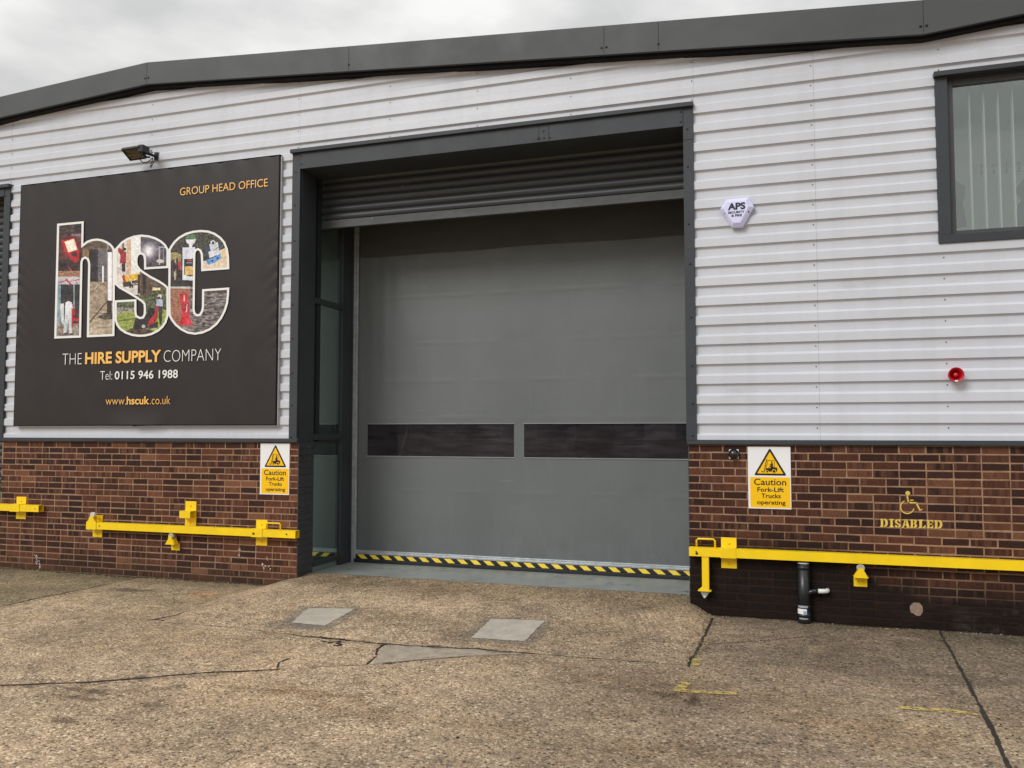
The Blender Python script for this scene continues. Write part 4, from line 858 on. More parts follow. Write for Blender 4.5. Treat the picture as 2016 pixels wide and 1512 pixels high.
def paint(X, Y):
    """colours of the printed collage, laid out in the banner's own print units"""
    c = np.zeros(X.shape + (3,)) + np.array([60,52,48]); R_ = np.random.default_rng(3)
    def vn(sx_, sy_, seed):
        T = np.random.default_rng(seed).random((97, 97)); u = X/sx_; v = Y/sy_; i = np.floor(u).astype(int); j = np.floor(v).astype(int); fu = u-i; fv = v-j
        return (T[j % 97, i % 97]*(1-fu)+T[j % 97, (i+1) % 97]*fu)*(1-fv)+(T[(j+1) % 97, i % 97]*(1-fu)+T[(j+1) % 97, (i+1) % 97]*fu)*fv-.5
    def box(x0, y0, x1, y1, col, nz=0, sc=(14,14), seed=1):
        m = (X >= x0) & (X < x1) & (Y >= y0) & (Y < y1); f(m, col, nz, sc, seed)
    def f(m, col, nz=0, sc=(14,14), seed=1):
        k = np.array(col, float) + (nz*2*vn(*sc, seed))[..., None]*np.array([1, .97, .92]) if nz else np.broadcast_to(np.array(col, float), c.shape); c[m] = k[m]
    def poly(pts, col, nz=0, sc=(14,14), seed=1): f(inpoly(X, Y, pts), col, nz, sc, seed)
    def ell(cx, cy, rx, ry, col, nz=0, sc=(10,10), seed=1): f(((X-cx)/rx)**2+((Y-cy)/ry)**2 < 1, col, nz, sc, seed)
    def line(a, b_, w_, col):
        a = np.array(a, float); b_ = np.array(b_, float); d = b_-a; t = np.clip(((X-a[0])*d[0]+(Y-a[1])*d[1])/(d@d), 0, 1); f((X-a[0]-t*d[0])**2+(Y-a[1]-t*d[1])**2 < (w_/2)**2, col)
    def glow(cx, cy, r, col, k): g_ = k*np.exp(-(((X-cx)**2+(Y-cy)**2)/r**2)); c[:] = c*(1-g_[..., None])+np.array(col)*g_[..., None]
    # h, stem: glowing red site heater on a dark wall, below it a workman beside a tall heater
    box(90,60,400,620,(52,44,42),26,(40,16),2); box(270,215,380,240,(120,115,118)); box(320,240,380,300,(85,78,80),20)
    glow(255,360,120,(190,30,30),.75)
    poly([(165,285),(300,250),(350,400),(348,490),(300,520),(245,455),(200,400)],(190,28,34),18); poly([(195,295),(295,265),(330,380),(235,408)],(255,226,190)); poly([(210,300),(285,278),(315,370),(245,390)],(255,250,228))
    line((215,340),(315,315),4,(235,170,140)); ell(300,430,32,24,(70,30,32)); box(90,520,400,600,(50,34,34),20); line((235,560),(270,600),14,(170,50,40))
    box(90,603,400,664,(160,112,84),34,(26,10),4); box(90,664,400,742,(188,190,196),10); line((140,722),(225,700),10,(200,40,55)); line((215,690),(260,740),18,(205,40,55)); line((250,712),(350,690),10,(190,70,80)); line((310,700),(330,735),8,(205,60,70))
    box(90,742,400,1310,(50,48,51),14,(30,30),5); box(118,742,158,1150,(132,158,168),16,(12,60)); box(290,742,304,1000,(150,160,172)); box(90,1150,400,1310,(150,134,124),24)
    poly([(152,945),(192,940),(188,1160),(165,1150)],(226,224,222)); ell(245,893,17,24,(66,46,40)); poly([(205,935),(235,915),(272,930),(292,1000),(285,1066),(200,1070)],(222,226,230),8)
    poly([(200,1062),(272,1062),(278,1252),(248,1256),(236,1120),(214,1256),(184,1252)],(204,212,216),10); line((285,960),(300,1070),14,(196,50,55)); poly([(268,985),(290,1000),(282,1200),(270,1200)],(196,40,48)); poly([(275,1085),(345,1100),(335,1130),(285,1120)],(205,45,50))
    ell(212,1258,30,8,(40,36,36)); ell(268,1262,26,8,(40,36,36)); line((345,1000),(345,1200),10,(120,60,60))
    # h, arch and leg: tube lamps on tripods in a corridor
    m_h = (X > 385) & (X < 722) & (Y > 255); f(m_h, (104,84,66), 34, (60,12), 6)
    box(385,380,450,720,(150,116,84),24,(18,80),7); box(452,375,546,720,(46,40,42)); box(546,375,642,725,(112,107,110),12,(10,10),8)
    for k in range(10): box(546,385+k*36,642,389+k*36,(80,76,78))
    for k in range(10):
        for q in range(3): box(556+q*34+(k % 2)*16,385+k*36,559+q*34+(k % 2)*16,421+k*36,(82,78,80))
    m = m_h & (Y > 715); f(m, (160,140,116), 30, (30,16), 9); c[m] += ((Y[m]-715)/580*28)[:, None]
    box(592,550,608,722,(246,246,250)); box(642,300,660,900,(150,144,144)); box(650,390,690,912,(246,246,250)); box(692,360,722,1290,(178,170,166),18,(8,40),10); box(645,380,692,405,(70,52,44))
    line((600,730),(530,785),6,(66,58,54)); line((600,730),(640,780),6,(66,58,54)); line((640,920),(462,1135),11,(46,40,38)); line((690,920),(715,960),11,(46,40,38)); line((540,1040),(700,1052),8,(60,52,48)); box(638,915,692,1045,(66,46,40)); ell(640,1080,90,30,(84,72,62),14)
    line((545,1150),(660,1160),4,(118,104,86)); line((545,1195),(700,1185),5,(104,92,76)); line((545,1195),(545,1270),4,(118,104,86)); line((660,1070),(655,1160),4,(118,104,86))
    # s, top: red-coated worker, timber posts, yellow space heater; work lights at night
    box(722,215,992,850,(224,214,204),14,(30,30),11); box(845,215,892,640,(214,180,150),8); box(892,215,992,640,(236,236,232)); line((735,400),(830,700),10,(190,186,190)); line((722,560),(800,590),8,(170,160,160))
    poly([(756,362),(790,366),(805,395),(838,402),(840,520),(775,525),(780,440),(758,400)],(166,28,38),14); ell(822,374,17,18,(44,30,30)); poly([(790,525),(834,520),(832,612),(800,612)],(48,40,42)); box(800,250,818,420,(120,60,58))
    poly([(800,655),(985,624),(992,690),(820,722)],(236,186,34),14); poly([(795,652),(822,645),(838,715),(812,724)],(192,44,40)); poly([(800,722),(992,690),(986,742),(812,772)],(66,56,58),14); ell(895,775,23,32,(40,36,36)); ell(895,775,9,12,(170,160,150)); line((860,650),(905,740),6,(220,214,200)); line((905,740),(985,730),6,(220,214,200)); ell(932,690,9,9,(245,240,230))
    box(722,780,992,850,(214,205,198),14); poly([(840,780),(992,780),(992,850),(950,840)],(222,212,204))
    m = (X > 992) & (X < 1290) & (Y > 210) & (Y < 600); f(m, (70,62,73), 26, (46,30), 12); box(992,270,1290,300,(54,48,56)); line((1180,350),(1270,360),8,(200,200,210)); box(1182,350,1196,540,(176,174,186)); box(1225,350,1232,530,(140,136,148)); line((1150,380),(1225,345),6,(190,190,200)); ell(1196,500,40,19,(206,196,176)); glow(1075,392,58,(255,255,255),1.0); glow(1075,392,110,(220,220,235),.45)
    # s, below: garden wall, hedge, lawn and a man with a red trencher
    m = (X > 985) & (X < 1284) & (Y > 600); f(m, (100,78,62), 24, (14,10), 13); box(1012,600,1050,840,(46,36,34)); poly([(1118,775),(1198,778),(1194,806),(1112,806)],(236,220,164)); box(1130,725,1160,765,(90,90,100)); box(960,640,985,840,(60,48,40))
    m = (X > 716) & (X < 1284) & (Y > 830+30*np.sin(X*.02)) & (X > 960); f(m, (88,92,62), 46, (12,12), 14); m = (X > 716) & (X < 960) & (Y > 920); f(m, (84,90,62), 44, (12,12), 15); m = (X > 716) & (X < 1000) & (Y > 985); f(m, (140,130,120), 50, (10,8), 16)
    m = (X > 716) & (X < 1284) & (Y > 1040-.05*(X-720)+10*np.sin(X*.05)); f(m, (152,166,74), 26, (24,10), 17); line((735,1130),(930,1100),12,(92,96,54)); line((760,1200),(900,1170),10,(128,132,70))
    poly([(820,1255),(880,1205),(960,1190),(1060,1205),(1140,1235),(1080,1290),(900,1290)],(82,62,46),34,(10,8),18); poly([(905,1215),(935,1100),(1010,1075),(1060,1040),(1080,985),(1130,985),(1150,1040),(1070,1130),(1066,1200),(990,1215)],(44,40,42),26,(10,10),19); poly([(1064,1140),(1140,1040),(1160,960),(1180,965),(1170,1080),(1140,1150),(1075,1180)],(186,40,48),14); poly([(1060,1180),(1170,1130),(1175,1190),(1075,1210)],(60,54,56),16); ell(1022,1180,18,18,(190,186,186))
    poly([(1158,905),(1188,890),(1220,905),(1226,972),(1152,966)],(176,186,212),10); ell(1190,866,21,22,(214,206,192)); ell(1184,884,13,14,(60,44,40)); poly([(1176,972),(1222,974),(1212,1160),(1192,1166),(1180,1080)],(60,56,60),10)
    # c, top: engine, white chemical bottle, blue plate compactor on sand
    m = (X > 1284) & (Y < 770); f(m, (58,50,44), 26, (16,16), 20); ell(1345,455,75,48,(172,158,104),16); box(1290,430,1415,500,(164,150,100),18); ell(1340,560,42,80,(72,58,50),14); ell(1352,590,14,110,(176,166,140)); ell(1345,560,16,50,(50,40,38)); box(1384,500,1422,590,(178,46,44),14); box(1360,470,1384,620,(60,48,46)); box(1284,700,1560,770,(52,46,46),10)
    m = (X > 1570) & (Y < 600); f(m, (62,60,46), 40, (13,13), 21); m = (X > 1620) & (Y > 500-.16*(X-1640)) & (Y < 620); f(m, (228,206,176), 10); poly([(1810,390),(1918,340),(1918,600),(1790,600)],(226,204,172),10); poly([(1830,420),(1880,380),(1895,420),(1840,460)],(236,206,150)); line((1820,370),(1870,310),8,(110,130,170))
    poly([(1430,358),(1560,352),(1566,420),(1560,702),(1428,696)],(222,224,236),5); poly([(1462,275),(1570,270),(1556,310),(1532,330),(1530,352),(1500,352),(1498,326),(1474,308)],(226,230,240)); poly([(1466,226),(1568,220),(1572,268),(1460,270)],(84,124,80),14); poly([(1444,478),(1545,474),(1545,656),(1510,660),(1446,644)],(44,42,48)); box(1455,552,1538,645,(226,188,104),20,(8,14),22); box(1480,486,1530,500,(190,60,50)); box(1470,515,1530,520,(180,180,190))
    poly([(1708,322),(1796,300),(1822,428),(1730,452)],(206,210,220),10); ell(1748,306,26,26,(206,210,216)); ell(1748,310,14,16,(70,66,56)); poly([(1650,345),(1710,325),(1730,450),(1690,470),(1655,420)],(54,56,72),14); line((1700,420),(1810,350),7,(90,90,100)); poly([(1668,490),(1770,455),(1826,415),(1832,470),(1760,520),(1700,540)],(92,150,216),12); ell(1740,496,14,12,(40,60,110)); ell(1795,470,12,12,(40,60,110)); poly([(1700,400),(1750,390),(1760,450),(1710,465)],(226,230,236))
    # c, bottom: red fire point against brick, wet cobbles
    m = (X > 1281) & (X < 1540) & (Y > 770); f(m, (166,110,84), 18, (14,10), 23)
    for k in range(16): box(1281,795+k*26,1540,799+k*26,(136,88,68))
    box(1281,766,1512,786,(206,204,198)); box(1512,766,1560,810,(90,50,54))
    m = (Y > 770) & (X > 1500-.0*Y) & (X > 1510); f(m, (120,110,108), 70, (34,9), 24); m = (Y > 1130+.0*X) & (X > 1400) | ((X+Y > 2640) & (X > 1440) & (Y > 770)); f(m, (112,102,100), 70, (30,9), 25); box(1640,800,1918,832,(92,72,70),20); m = (Y > 1190) & (X < 1410) & (X > 1330); f(m, (104,94,90), 40)
    poly([(1406,842),(1440,830),(1476,836),(1484,920),(1500,935),(1506,1040),(1494,1060),(1520,1140),(1556,1166),(1440,1192),(1395,1160),(1424,1060),(1414,935),(1402,925)],(204,32,46),14); poly([(1446,1060),(1490,1052),(1512,1145),(1452,1170)],(226,44,56)); box(1450,930,1500,1040,(180,44,60),30,(8,8),26); line((1446,860),(1446,915),12,(240,190,190)); line((1476,950),(1470,1030),8,(236,200,200)); poly([(1400,1172),(1556,1164),(1520,1196),(1420,1194)],(120,104,98))
    c = c + (vn(7, 7, 61)*46 + vn(16, 22, 62)*34 + vn(60, 60, 63)*22)[..., None]
    g_ = c.mean(-1, keepdims=True); c = g_ + (c-g_)*.9
    return np.clip(c, 0, 255)
def s2l(c): c = c/255; return np.where(c <= .04045, c/12.92, ((c+.055)/1.055)**2.4)
mpr, t_, n_, l_, b_ = newmat('photo_print'); at = n_.new('ShaderNodeAttribute'); at.attribute_name = 'ink'; l_.new(at.outputs['Color'], b_.inputs['Base Color']); b_.inputs['Roughness'].default_value = .4
for ch, pts in LET.items():
    ins = inset(pts, 22); mid = inset(pts, 10); mb = MB(); n = len(pts)
    vs = [tuple(C(*p_)) for p_ in pts] + [tuple(C(*p_)) for p_ in ins]; vs = [(a, YT-.0012, c) for a, _, c in vs]
    mb.add(vs, [(i, (i+1) % n, (i+1) % n+n, i+n) for i in range(n)]); lo = mb.build('logo_letter', M['banw'], bn); lo['label'] = 'white outlined letter %s filled with printed photos' % ch
    st = 4; A = np.array(pts); x_ = np.arange(A[:,0].min(), A[:,0].max()+st, st); y_ = np.arange(A[:,1].min(), A[:,1].max()+st, st); XX, YY = np.meshgrid((x_[:-1]+x_[1:])/2, (y_[:-1]+y_[1:])/2)
    keep = inpoly(XX, YY, mid); col = s2l(paint(XX, YY))[keep]; jj, ii = np.nonzero(keep); nx_ = len(x_)
    H = np.array([[*C(a, b__)] for b__ in (y_[0], y_[-1]) for a in (x_[0], x_[-1])])
    allv = np.array([[C(a, b__).x, YT-.0004, C(a, b__).z] for b__ in y_ for a in x_])
    fs = np.stack([jj*nx_+ii, jj*nx_+ii+1, (jj+1)*nx_+ii+1, (jj+1)*nx_+ii], 1); us, inv = np.unique(fs, return_inverse=True)
    me = bpy.data.meshes.new('photo_print'); me.from_pydata(allv[us].tolist(), [], inv.reshape(-1, 4).tolist())
    ca = me.color_attributes.new('ink', 'FLOAT_COLOR', 'CORNER'); ca.data.foreach_set('color', np.repeat(np.concatenate([col, np.ones((len(col), 1))], 1), 4, 0).astype('f').ravel())
    me.materials.append(mpr); link('photo_print', me, lo)

# ------------------------------------------------------------------ warning signs
def Sg(u, v): return (SX0 + (u-865)/795*SW, SZ1 - (v-195)/1150*SH)
SX0, SX1, SZ0, SZ1 = .485, .879, Zr(-.652), Zr(-.059); SW = SX1-SX0; SH = SZ1-SZ0; YS = -.006
sg1 = thing('caution_sign', 'yellow and white fork-lift caution sign right of the doorway, beside the black dome', 'sign', ((SX0+SX1)/2, 0, SZ0), 'fork-lift caution signs')
mb = MB(); mb.box(SX0, SX1, YS, -.002, SZ0, SZ1); mb.build('panel', M['sigw'], sg1)
mb = MB(); mb.plate([Sg(*q) for q in ((903,760),(1645,760),(1645,1322),(903,1322))], YS-.0008, YS+.001); mb.build('yellow_panel', M['sigy'], sg1)
def rounded(pts, r, k=5):
    out = []; n = len(pts)
    for i in range(n):
        p0, p1, p2 = (Vector(pts[j % n]) for j in (i-1, i, i+1)); a = p1 + (p0-p1).normalized()*r; b_ = p1 + (p2-p1).normalized()*r
        out += [tuple(a*(1-t)**2 + p1*2*t*(1-t) + b_*t*t) for t in (j/k for j in range(k+1))]
    return out
mb = MB(); mb.plate([Sg(*q) for q in rounded([(1279,215),(1585,728),(975,728)], 40)], YS-.0008, YS+.001, 0); mb.plate([Sg(*q) for q in rounded([(1279,288),(1520,692),(1038,692)], 8)], YS-.0016, YS-.0009, 1); mb.build('warning_triangle', [M['sigk'], M['sigy']], sg1)
mb = MB()
def bar(a, b_, w_, m=0, y=YS-.0024):
    a = Vector(a); b_ = Vector(b_); d = (b_-a).normalized(); s = Vector((-d.y, d.x))*w_/2
    mb.plate([Sg(*q) for q in (a+s, b_+s, b_-s, a-s)], y, y+.0006, m)
bar((1219,425),(1166,668),15); bar((1243,445),(1200,610),8); bar((1112,653),(1172,668),15); bar((1236,445),(1360,450),9); bar((1358,448),(1358,585),9)
y2 = YS-.0024
mb.disc(Sg(1312,474), .0058, y2, y2+.0006, 14, 0); mb.plate([Sg(*q) for q in ((1302,485),(1324,485),(1334,520),(1334,575),(1286,575),(1280,545),(1304,535),(1268,524),(1270,515),(1302,512))], y2, y2+.0006, 0)
mb.plate([Sg(*q) for q in ((1200,608),(1214,592),(1252,592),(1262,556),(1290,552),(1292,566),(1345,566),(1352,578),(1400,576),(1412,592),(1408,656),(1200,656))], y2-.0004, y2+.0004, 0)
for c, r in (((1226,656),.0128), ((1352,650),.0195)):
    mb.disc(Sg(*c), r, y2-.0008, y2-.0005, 20, 1); mb.disc(Sg(*c), r*.68, y2-.0013, y2-.0009, 20, 0)
mb.disc(Sg(1276,578), .0065, y2-.0008, y2-.0005, 12, 1)
pk = mb.build('forklift_pictogram', [M['sigk'], M['sigy']], sg1)
def stext(body, u0, u1, vtop, vbot, wgt): a = Sg(u0, vbot); b_ = Sg(u1, vtop); text(body, 'lettering', M['sigk'], sg1, (a[0], b_[0], a[1], b_[1]), YS-.0014, wgt)
stext('Caution', 975, 1573, 788, 910, .014); stext('Fork-Lift', 1035, 1525, 946, 1033, .022); stext('Trucks', 1108, 1468, 1064, 1147, .022); stext('operating', 1026, 1556, 1190, 1290, .022)
pL = P(541.5,923.5); dup(sg1, Vector((-4.837, 0, Zr(-.646))), 'yellow and white fork-lift caution sign on the brick left of the doorway, under the banner')

# ------------------------------------------------------------------ small wall fittings
# alarm sounder box
def A_(x, y, Y=0.0): return P(1380+x/13.74, 360+y/13.74, Y)
YA = -.062
oc = [A_(x, y, -.03) for x, y in ((690,450),(1297,392),(1442,650),(1130,1200),(838,1212),(522,715))]; ic = [A_(x, y, YA) for x, y in ((672,515),(1225,468),(1290,640),(1062,1072),(868,1080),(592,690))]
al = thing('alarm_box', 'white hexagonal security alarm box with dark lettering on the right cladding', 'alarm', (.42, 0, Zr(2.1)))
mb = MB(); n = 6; vs = [(p_.x, -.03, p_.z) for p_ in oc] + [(p_.x, YA, p_.z) for p_ in ic] + [(p_.x, .0, p_.z) for p_ in oc]
mb.add(vs, [(i, (i+1) % n, (i+1) % n+n, i+n) for i in range(n)] + [(i+2*n, (i+1) % n+2*n, (i+1) % n, i) for i in range(n)] + [list(range(6,12)), list(range(17,11,-1))]); mb.build('cover', M['alarm'], al, .004, 3)
def atext(body, a, b_, c, wgt): p0, p1, p2 = A_(*a, YA), A_(*b_, YA), A_(*c, YA); text(body, 'lettering', M['navy'], al, (p0.x, p1.x, (p0.z+p1.z)/2, (p0.z+p1.z)/2+(p2.z-p0.z)), YA-.0015, wgt)
atext('APS', (725,742), (1203,716), (735,548), .045, ); atext('SECURITY', (730,840), (1185,814), (730,774), .04); atext('& FIRE', (822,922), (1112,905), (822,858), .04)
mb = MB()
for x, y in ((650,825), (1290,782)): p = A_(x, y, -.045); mb.lathe((p.x, -.046, p.z), (0,-1,0), [(0,.008),(.004,.008),(.006,.004)], 10)
mb.build('screw', M['navy'], al)
# red siren
cs = P(1881,738,-.05); sr = thing('siren', 'round red fire alarm siren low on the white cladding at right', 'siren', (cs.x, 0, cs.z))
mb = MB(); mb.lathe((cs.x, .03, cs.z), (0,-1,0), [(0,.055),(.035,.055),(.045,.045),(.075,.050),(.118,.066),(.124,.066),(.124,.060),(.085,.040),(.060,.034),(.058,.0)], 32, caps=False); mb.build('horn', M['red'], sr)
mb = MB(); mb.lathe((cs.x, -.028, cs.z), (0,-1,0), [(0,.020),(.035,.020),(.048,.015),(.051,.006)], 20); mb.build('centre_boss', M['redi'], sr)
mb = MB(); mb.box(cs.x-.013, cs.x+.013, -.097, -.092, cs.z-.064, cs.z-.050); mb.build('sticker', M['wht'], sr)
# black dome on the brick
cdm = P(1444.5,894,-.03); dm = thing('dome_camera', 'small black dome on white square plate under the flashing at right', 'camera', (cdm.x, 0, cdm.z))
mb = MB(); mb.box(cdm.x-.046, cdm.x+.046, -.014, -.001, cdm.z-.045, cdm.z+.045); mb.build('base_plate', M['wht'], dm, .003)
mb = MB(); mb.lathe((cdm.x, -.0142, cdm.z), (0,-1,0), [(0,.050),(.018,.050),(.022,.046),(.040,.040),(.054,.026),(.060,.008)], 28); mb.build('dome', pm('glossy_black', (.012,.013,.014), .12, spec=.7), dm)
# floodlight over the banner
FX0, FX1 = -6.935, -6.682; fA = Vector((FX0,-.12,Zr(3.470))); fB = Vector((FX1,-.12,Zr(3.474))); fC = Vector((FX1,-.265,Zr(3.578))); fD = Vector((FX0,-.280,Zr(3.566)))
nrm = (fB-fA).cross(fD-fA).normalized(); nrm = nrm if nrm.z > 0 else -nrm
fl_ = thing('floodlight', 'black square floodlight on an arm above the banner, aimed down', 'floodlight', (-6.64, 0, Zr(3.53)))
mb = MB(); q = [fA, fB, fC, fD]; cc = sum(q, Vector())/4; inn = [cc+(p_-cc)*.84 for p_ in q]; bk = [cc+(p_-cc)*.98+nrm*.035 for p_ in q]; bk2 = [cc+(p_-cc)*.70+nrm*.060 for p_ in q]; rec = [p_+nrm*.012 for p_ in inn]
mb.add(q+inn+bk+bk2+rec, [(i, (i+1) % 4, (i+1) % 4+4, i+4) for i in range(4)] + [(i, (i+1) % 4, (i+1) % 4+8, i+8) for i in range(4)] + [(i+8, (i+1) % 4+8, (i+1) % 4+12, i+12) for i in range(4)] + [(12,13,14,15)] + [(i+4, (i+1) % 4+4, (i+1) % 4+16, i+16) for i in range(4)])
mb.build('housing', M['blackpl'], fl_, .003)
ci = cc + nrm*.030; deep = [ci+(p_-cc)*.34 for p_ in q]; mb = MB(); mb.add(rec+deep, [(i, (i+1) % 4, (i+1) % 4+4, i+4) for i in range(4)] + [(4,5,6,7)]); mb.build('reflector', M['lensg'], fl_)
mb = MB(); a_ = [p_+nrm*.003 for p_ in inn]; b_2 = [p_+nrm*.006 for p_ in inn]; mb.add(a_+b_2, [(3,2,1,0), (4,5,6,7)] + [(i, (i+1) % 4, (i+1) % 4+4, i+4) for i in range(4)]); mb.build('lens', M['lens'], fl_)
mb = MB(); gb = fB.lerp(fC, .42)+nrm*.035; mb.box(gb.x-.02, gb.x+.055, -.25, -.13, gb.z-.02, gb.z+.065); mb.build('gear_box', M['blackpl'], fl_, .006)
mb = MB(); mb.box(-6.655,-6.605,-.022,.03,Zr(3.485),Zr(3.585)); mb.tube([(-6.63,-.02,Zr(3.53)),(-6.65,-.10,Zr(3.535)),(-6.70,-.16,Zr(3.545))], .018, 8); mb.tube([(-6.66,-.08,Zr(3.505)),(-6.70,-.12,Zr(3.50))], .012, 8); mb.build('bracket', M['blackpl'], fl_, .002)
mb = MB(); mb.box(-6.672,-6.650,-.11,-.06,Zr(3.555),Zr(3.58)); mb.tube([(-6.70,-.13,Zr(3.60)),(-6.66,-.09,Zr(3.59)),(-6.645,-.05,Zr(3.57))], .007, 6); mb.build('joint', M['galv'], fl_)
mb = MB(); mb.tube([(-6.78,-.13,Zr(3.50)),(-6.76,-.13,Zr(3.455)),(-6.73,-.12,Zr(3.43)),(-6.70,-.10,Zr(3.435)),(-6.67,-.07,Zr(3.47)),(-6.66,-.04,Zr(3.51))], .006, 6)
mb.tube([(-6.645,-.05,Zr(3.50)),(-6.66,-.06,Zr(3.43)),(-6.68,-.06,Zr(3.385)),(-6.665,-.06,Zr(3.378)),(-6.65,-.05,Zr(3.42)),(-6.64,-.03,Zr(3.49))], .005, 6); mb.build('cable', M['rubber'], fl_)
# DISABLED stencil
def D_(x, y): q = P(1700+x/4.2, 700+y/4.2, -.003); return (q.x, q.z)
st_ = thing('stencilled_marking', 'yellow stencilled wheelchair symbol over the word DISABLED on brick', 'marking', (1.91, 0, Zr(-.79)))
mb = MB(); YP = -.0042
def dpoly(pts): mb.plate([D_(*q) for q in pts], YP, .004)
def dbar(a, b_, w_):
    a = Vector(a); b_ = Vector(b_); d = (b_-a).normalized(); s = Vector((-d.y, d.x))*w_/2; dpoly([tuple(q) for q in (a+s, b_+s, b_-s, a-s)])
dpoly([(366+20*math.cos(t*.4488), 1139+19*math.sin(t*.4488)) for t in range(14)]); dbar((361,1160),(374,1222),13); dbar((368,1216),(440,1218),12); dbar((385,1196),(414,1196),8); dbar((436,1216),(466,1279),13); dbar((462,1284),(484,1270),9)
for a0, a1 in ((-2.20,-4.1), (-4.2,-6.1)):
    pass
arc = [(363+56*math.cos(t), 1252+54*math.sin(t)) for t in np.linspace(math.radians(-115), math.radians(-345), 22)]
for a, b__ in zip(arc[:-1], arc[1:]): dbar(a, b__, 9)
mb.build('wheelchair_symbol', M['stencil'], st_)
mb = MB()
def glyph(x0, x1, pieces, sk):              # letter pieces in a 0..10 x 0..10 box (y down)
    for pc in pieces: dpoly([(x0+(x1-x0)*u/10, 1349+sk+(70)*v/10) for u, v in pc])
Rc = lambda a, b_, c, d: [(a,b_),(c,b_),(c,d),(a,d)]
DD = [Rc(.5,0,3.6,10), [(4.6,0),(7,.3),(9.2,2.2),(9.6,5),(9.2,7.8),(7,9.7),(4.6,10),(4.6,8.4),(6,7.6),(6.6,5),(6,2.4),(4.6,1.6)], Rc(0,0,.5,1.6), Rc(0,8.4,.5,10)]
II = [Rc(2.6,0,7.4,10), Rc(1,0,2.6,1.6), Rc(7.4,0,9,1.6), Rc(1,8.4,2.6,10), Rc(7.4,8.4,9,10)]
SS = [[(1.0,1.6),(4.6,0),(4.6,1.8),(3.6,2.6),(4.0,3.6),(9,6.2),(9.2,8.4),(7.6,9.8),(5.6,10),(5.6,8.4),(6.6,7.6),(5.4,6.6),(1.6,4.8),(.6,3)], [(5.6,0),(8.6,.4),(8.6,3.2),(7.2,3.2),(5.6,1.8)], [(1,6.8),(2.4,6.8),(4.6,8.4),(4.6,10),(1,9.6)]]
AA = [[(3.8,0),(4.8,0),(4.8,2.4),(2.6,10),(.4,10)], [(5.4,0),(6.6,0),(9.8,10),(6.2,10),(5.4,6.6)], Rc(3.6,6.0,5.0,7.4), Rc(0,8.6,.4,10)]
BB = [Rc(.5,0,3.6,10), [(4.6,0),(7.6,.3),(8.8,1.6),(8.6,3.6),(7,4.7),(9,5.8),(9.4,8),(7.8,9.7),(4.6,10),(4.6,8.4),(6.2,7.4),(5.8,5.9),(4.6,5.4),(4.6,4.2),(5.8,3.4),(5.8,2),(4.6,1.6)], Rc(0,0,.5,1.6), Rc(0,8.4,.5,10)]
LL = [Rc(1.5,0,5,10), Rc(.6,0,1.5,1.6), Rc(5,0,6,1.6), Rc(.6,8.4,1.5,10), [(6,8.2),(8,8.2),(8.4,6.4),(9.6,6.4),(9.6,10),(6,10)]]
EE = [Rc(1,0,4.2,10), Rc(.2,0,1,1.6), Rc(.2,8.4,1,10), [(5,0),(9.2,0),(9.2,3.4),(8.2,3.4),(7.4,1.7),(5,1.7)], Rc(5,4.2,7.6,5.8), [(5,8.3),(7.4,8.3),(8.4,6.6),(9.4,6.6),(9.4,10),(5,10)]]
for (x0, x1), gph, sk in zip([(140,203),(212,252),(256,312),(316,384),(388,448),(452,516),(522,580),(588,655)], [DD,II,SS,AA,BB,LL,EE,DD], [0,2,4,5,7,8,10,12]): glyph(x0, x1, gph, sk)
mb.build('lettering', M['stencil'], st_)
# mortar-filled hole low in the right wall
c = P(1804.5,1198.5); mb = MB(); rr = random.Random(3)
mb.plate([(c.x+(.055+rr.uniform(-.009,.009))*math.cos(i*.35), c.z+(.058+rr.uniform(-.009,.009))*math.sin(i*.35)) for i in range(18)], -.005, .004); tag(mb.build('mortar_patch', M['mortarp']), 'round tan mortar patch filling a hole low in the blackened brickwork', 'patch')

# ------------------------------------------------------------------ yellow security bars
def plate_bracket(x0, x1, z0, z1, label, sz=None, roller=False, holes=True):
    t = thing('bar_bracket', label, 'bracket', ((x0+x1)/2, 0, z0), 'yellow wall brackets')
    mb = MB(); mb.box(x0, x1, -.010, -.001, z0, z1); mb.build('wall_plate', M['yellow'], t, .002)
    if sz:
        a, b_ = sz; h = .006; mb = MB()
        mb.box(x0+.0, x1-.0, -.1125, -.1065, a-h, b_+h); mb.box(x0, x1, -.1063, -.0102, b_+.0005, b_+h); mb.box(x0, x1, -.1063, -.0102, a-h, a-.0005); mb.build('sleeve', M['yellow'], t, .0015)
    for z in (z0+.045, z1-.055):
        mb = MB(); mb.lathe(((x0+x1)/2, -.010, z), (0,-1,0), [(0,.012),(.006,.012),(.008,.007),(.013,.006)], 8); mb.build('bolt', M['yellow'], t)
    return t
def hollow(mb, x0, x1, y0, y1, z0, z1, th=.005):  # open-ended box section
    o = [(y0,z0),(y1,z0),(y1,z1),(y0,z1)]; i_ = [(y0+th,z0+th),(y1-th,z0+th),(y1-th,z1-th),(y0+th,z1-th)]
    vs = [(x, *p_) for x in (x0, x1) for p_ in o] + [(x, *p_) for x in (x0, x1) for p_ in i_]
    fs = [(k, (k+1) % 4, (k+1) % 4+4, k+4) for k in range(4)] + [(k+8, k+12, (k+1) % 4+12, (k+1) % 4+8) for k in range(4)]
    fs += [(k, k+8, (k+1) % 4+8, (k+1) % 4) for k in range(4)] + [(k+4, (k+1) % 4+4, (k+1) % 4+12, k+12) for k in range(4)]
    mb.add(vs, fs)
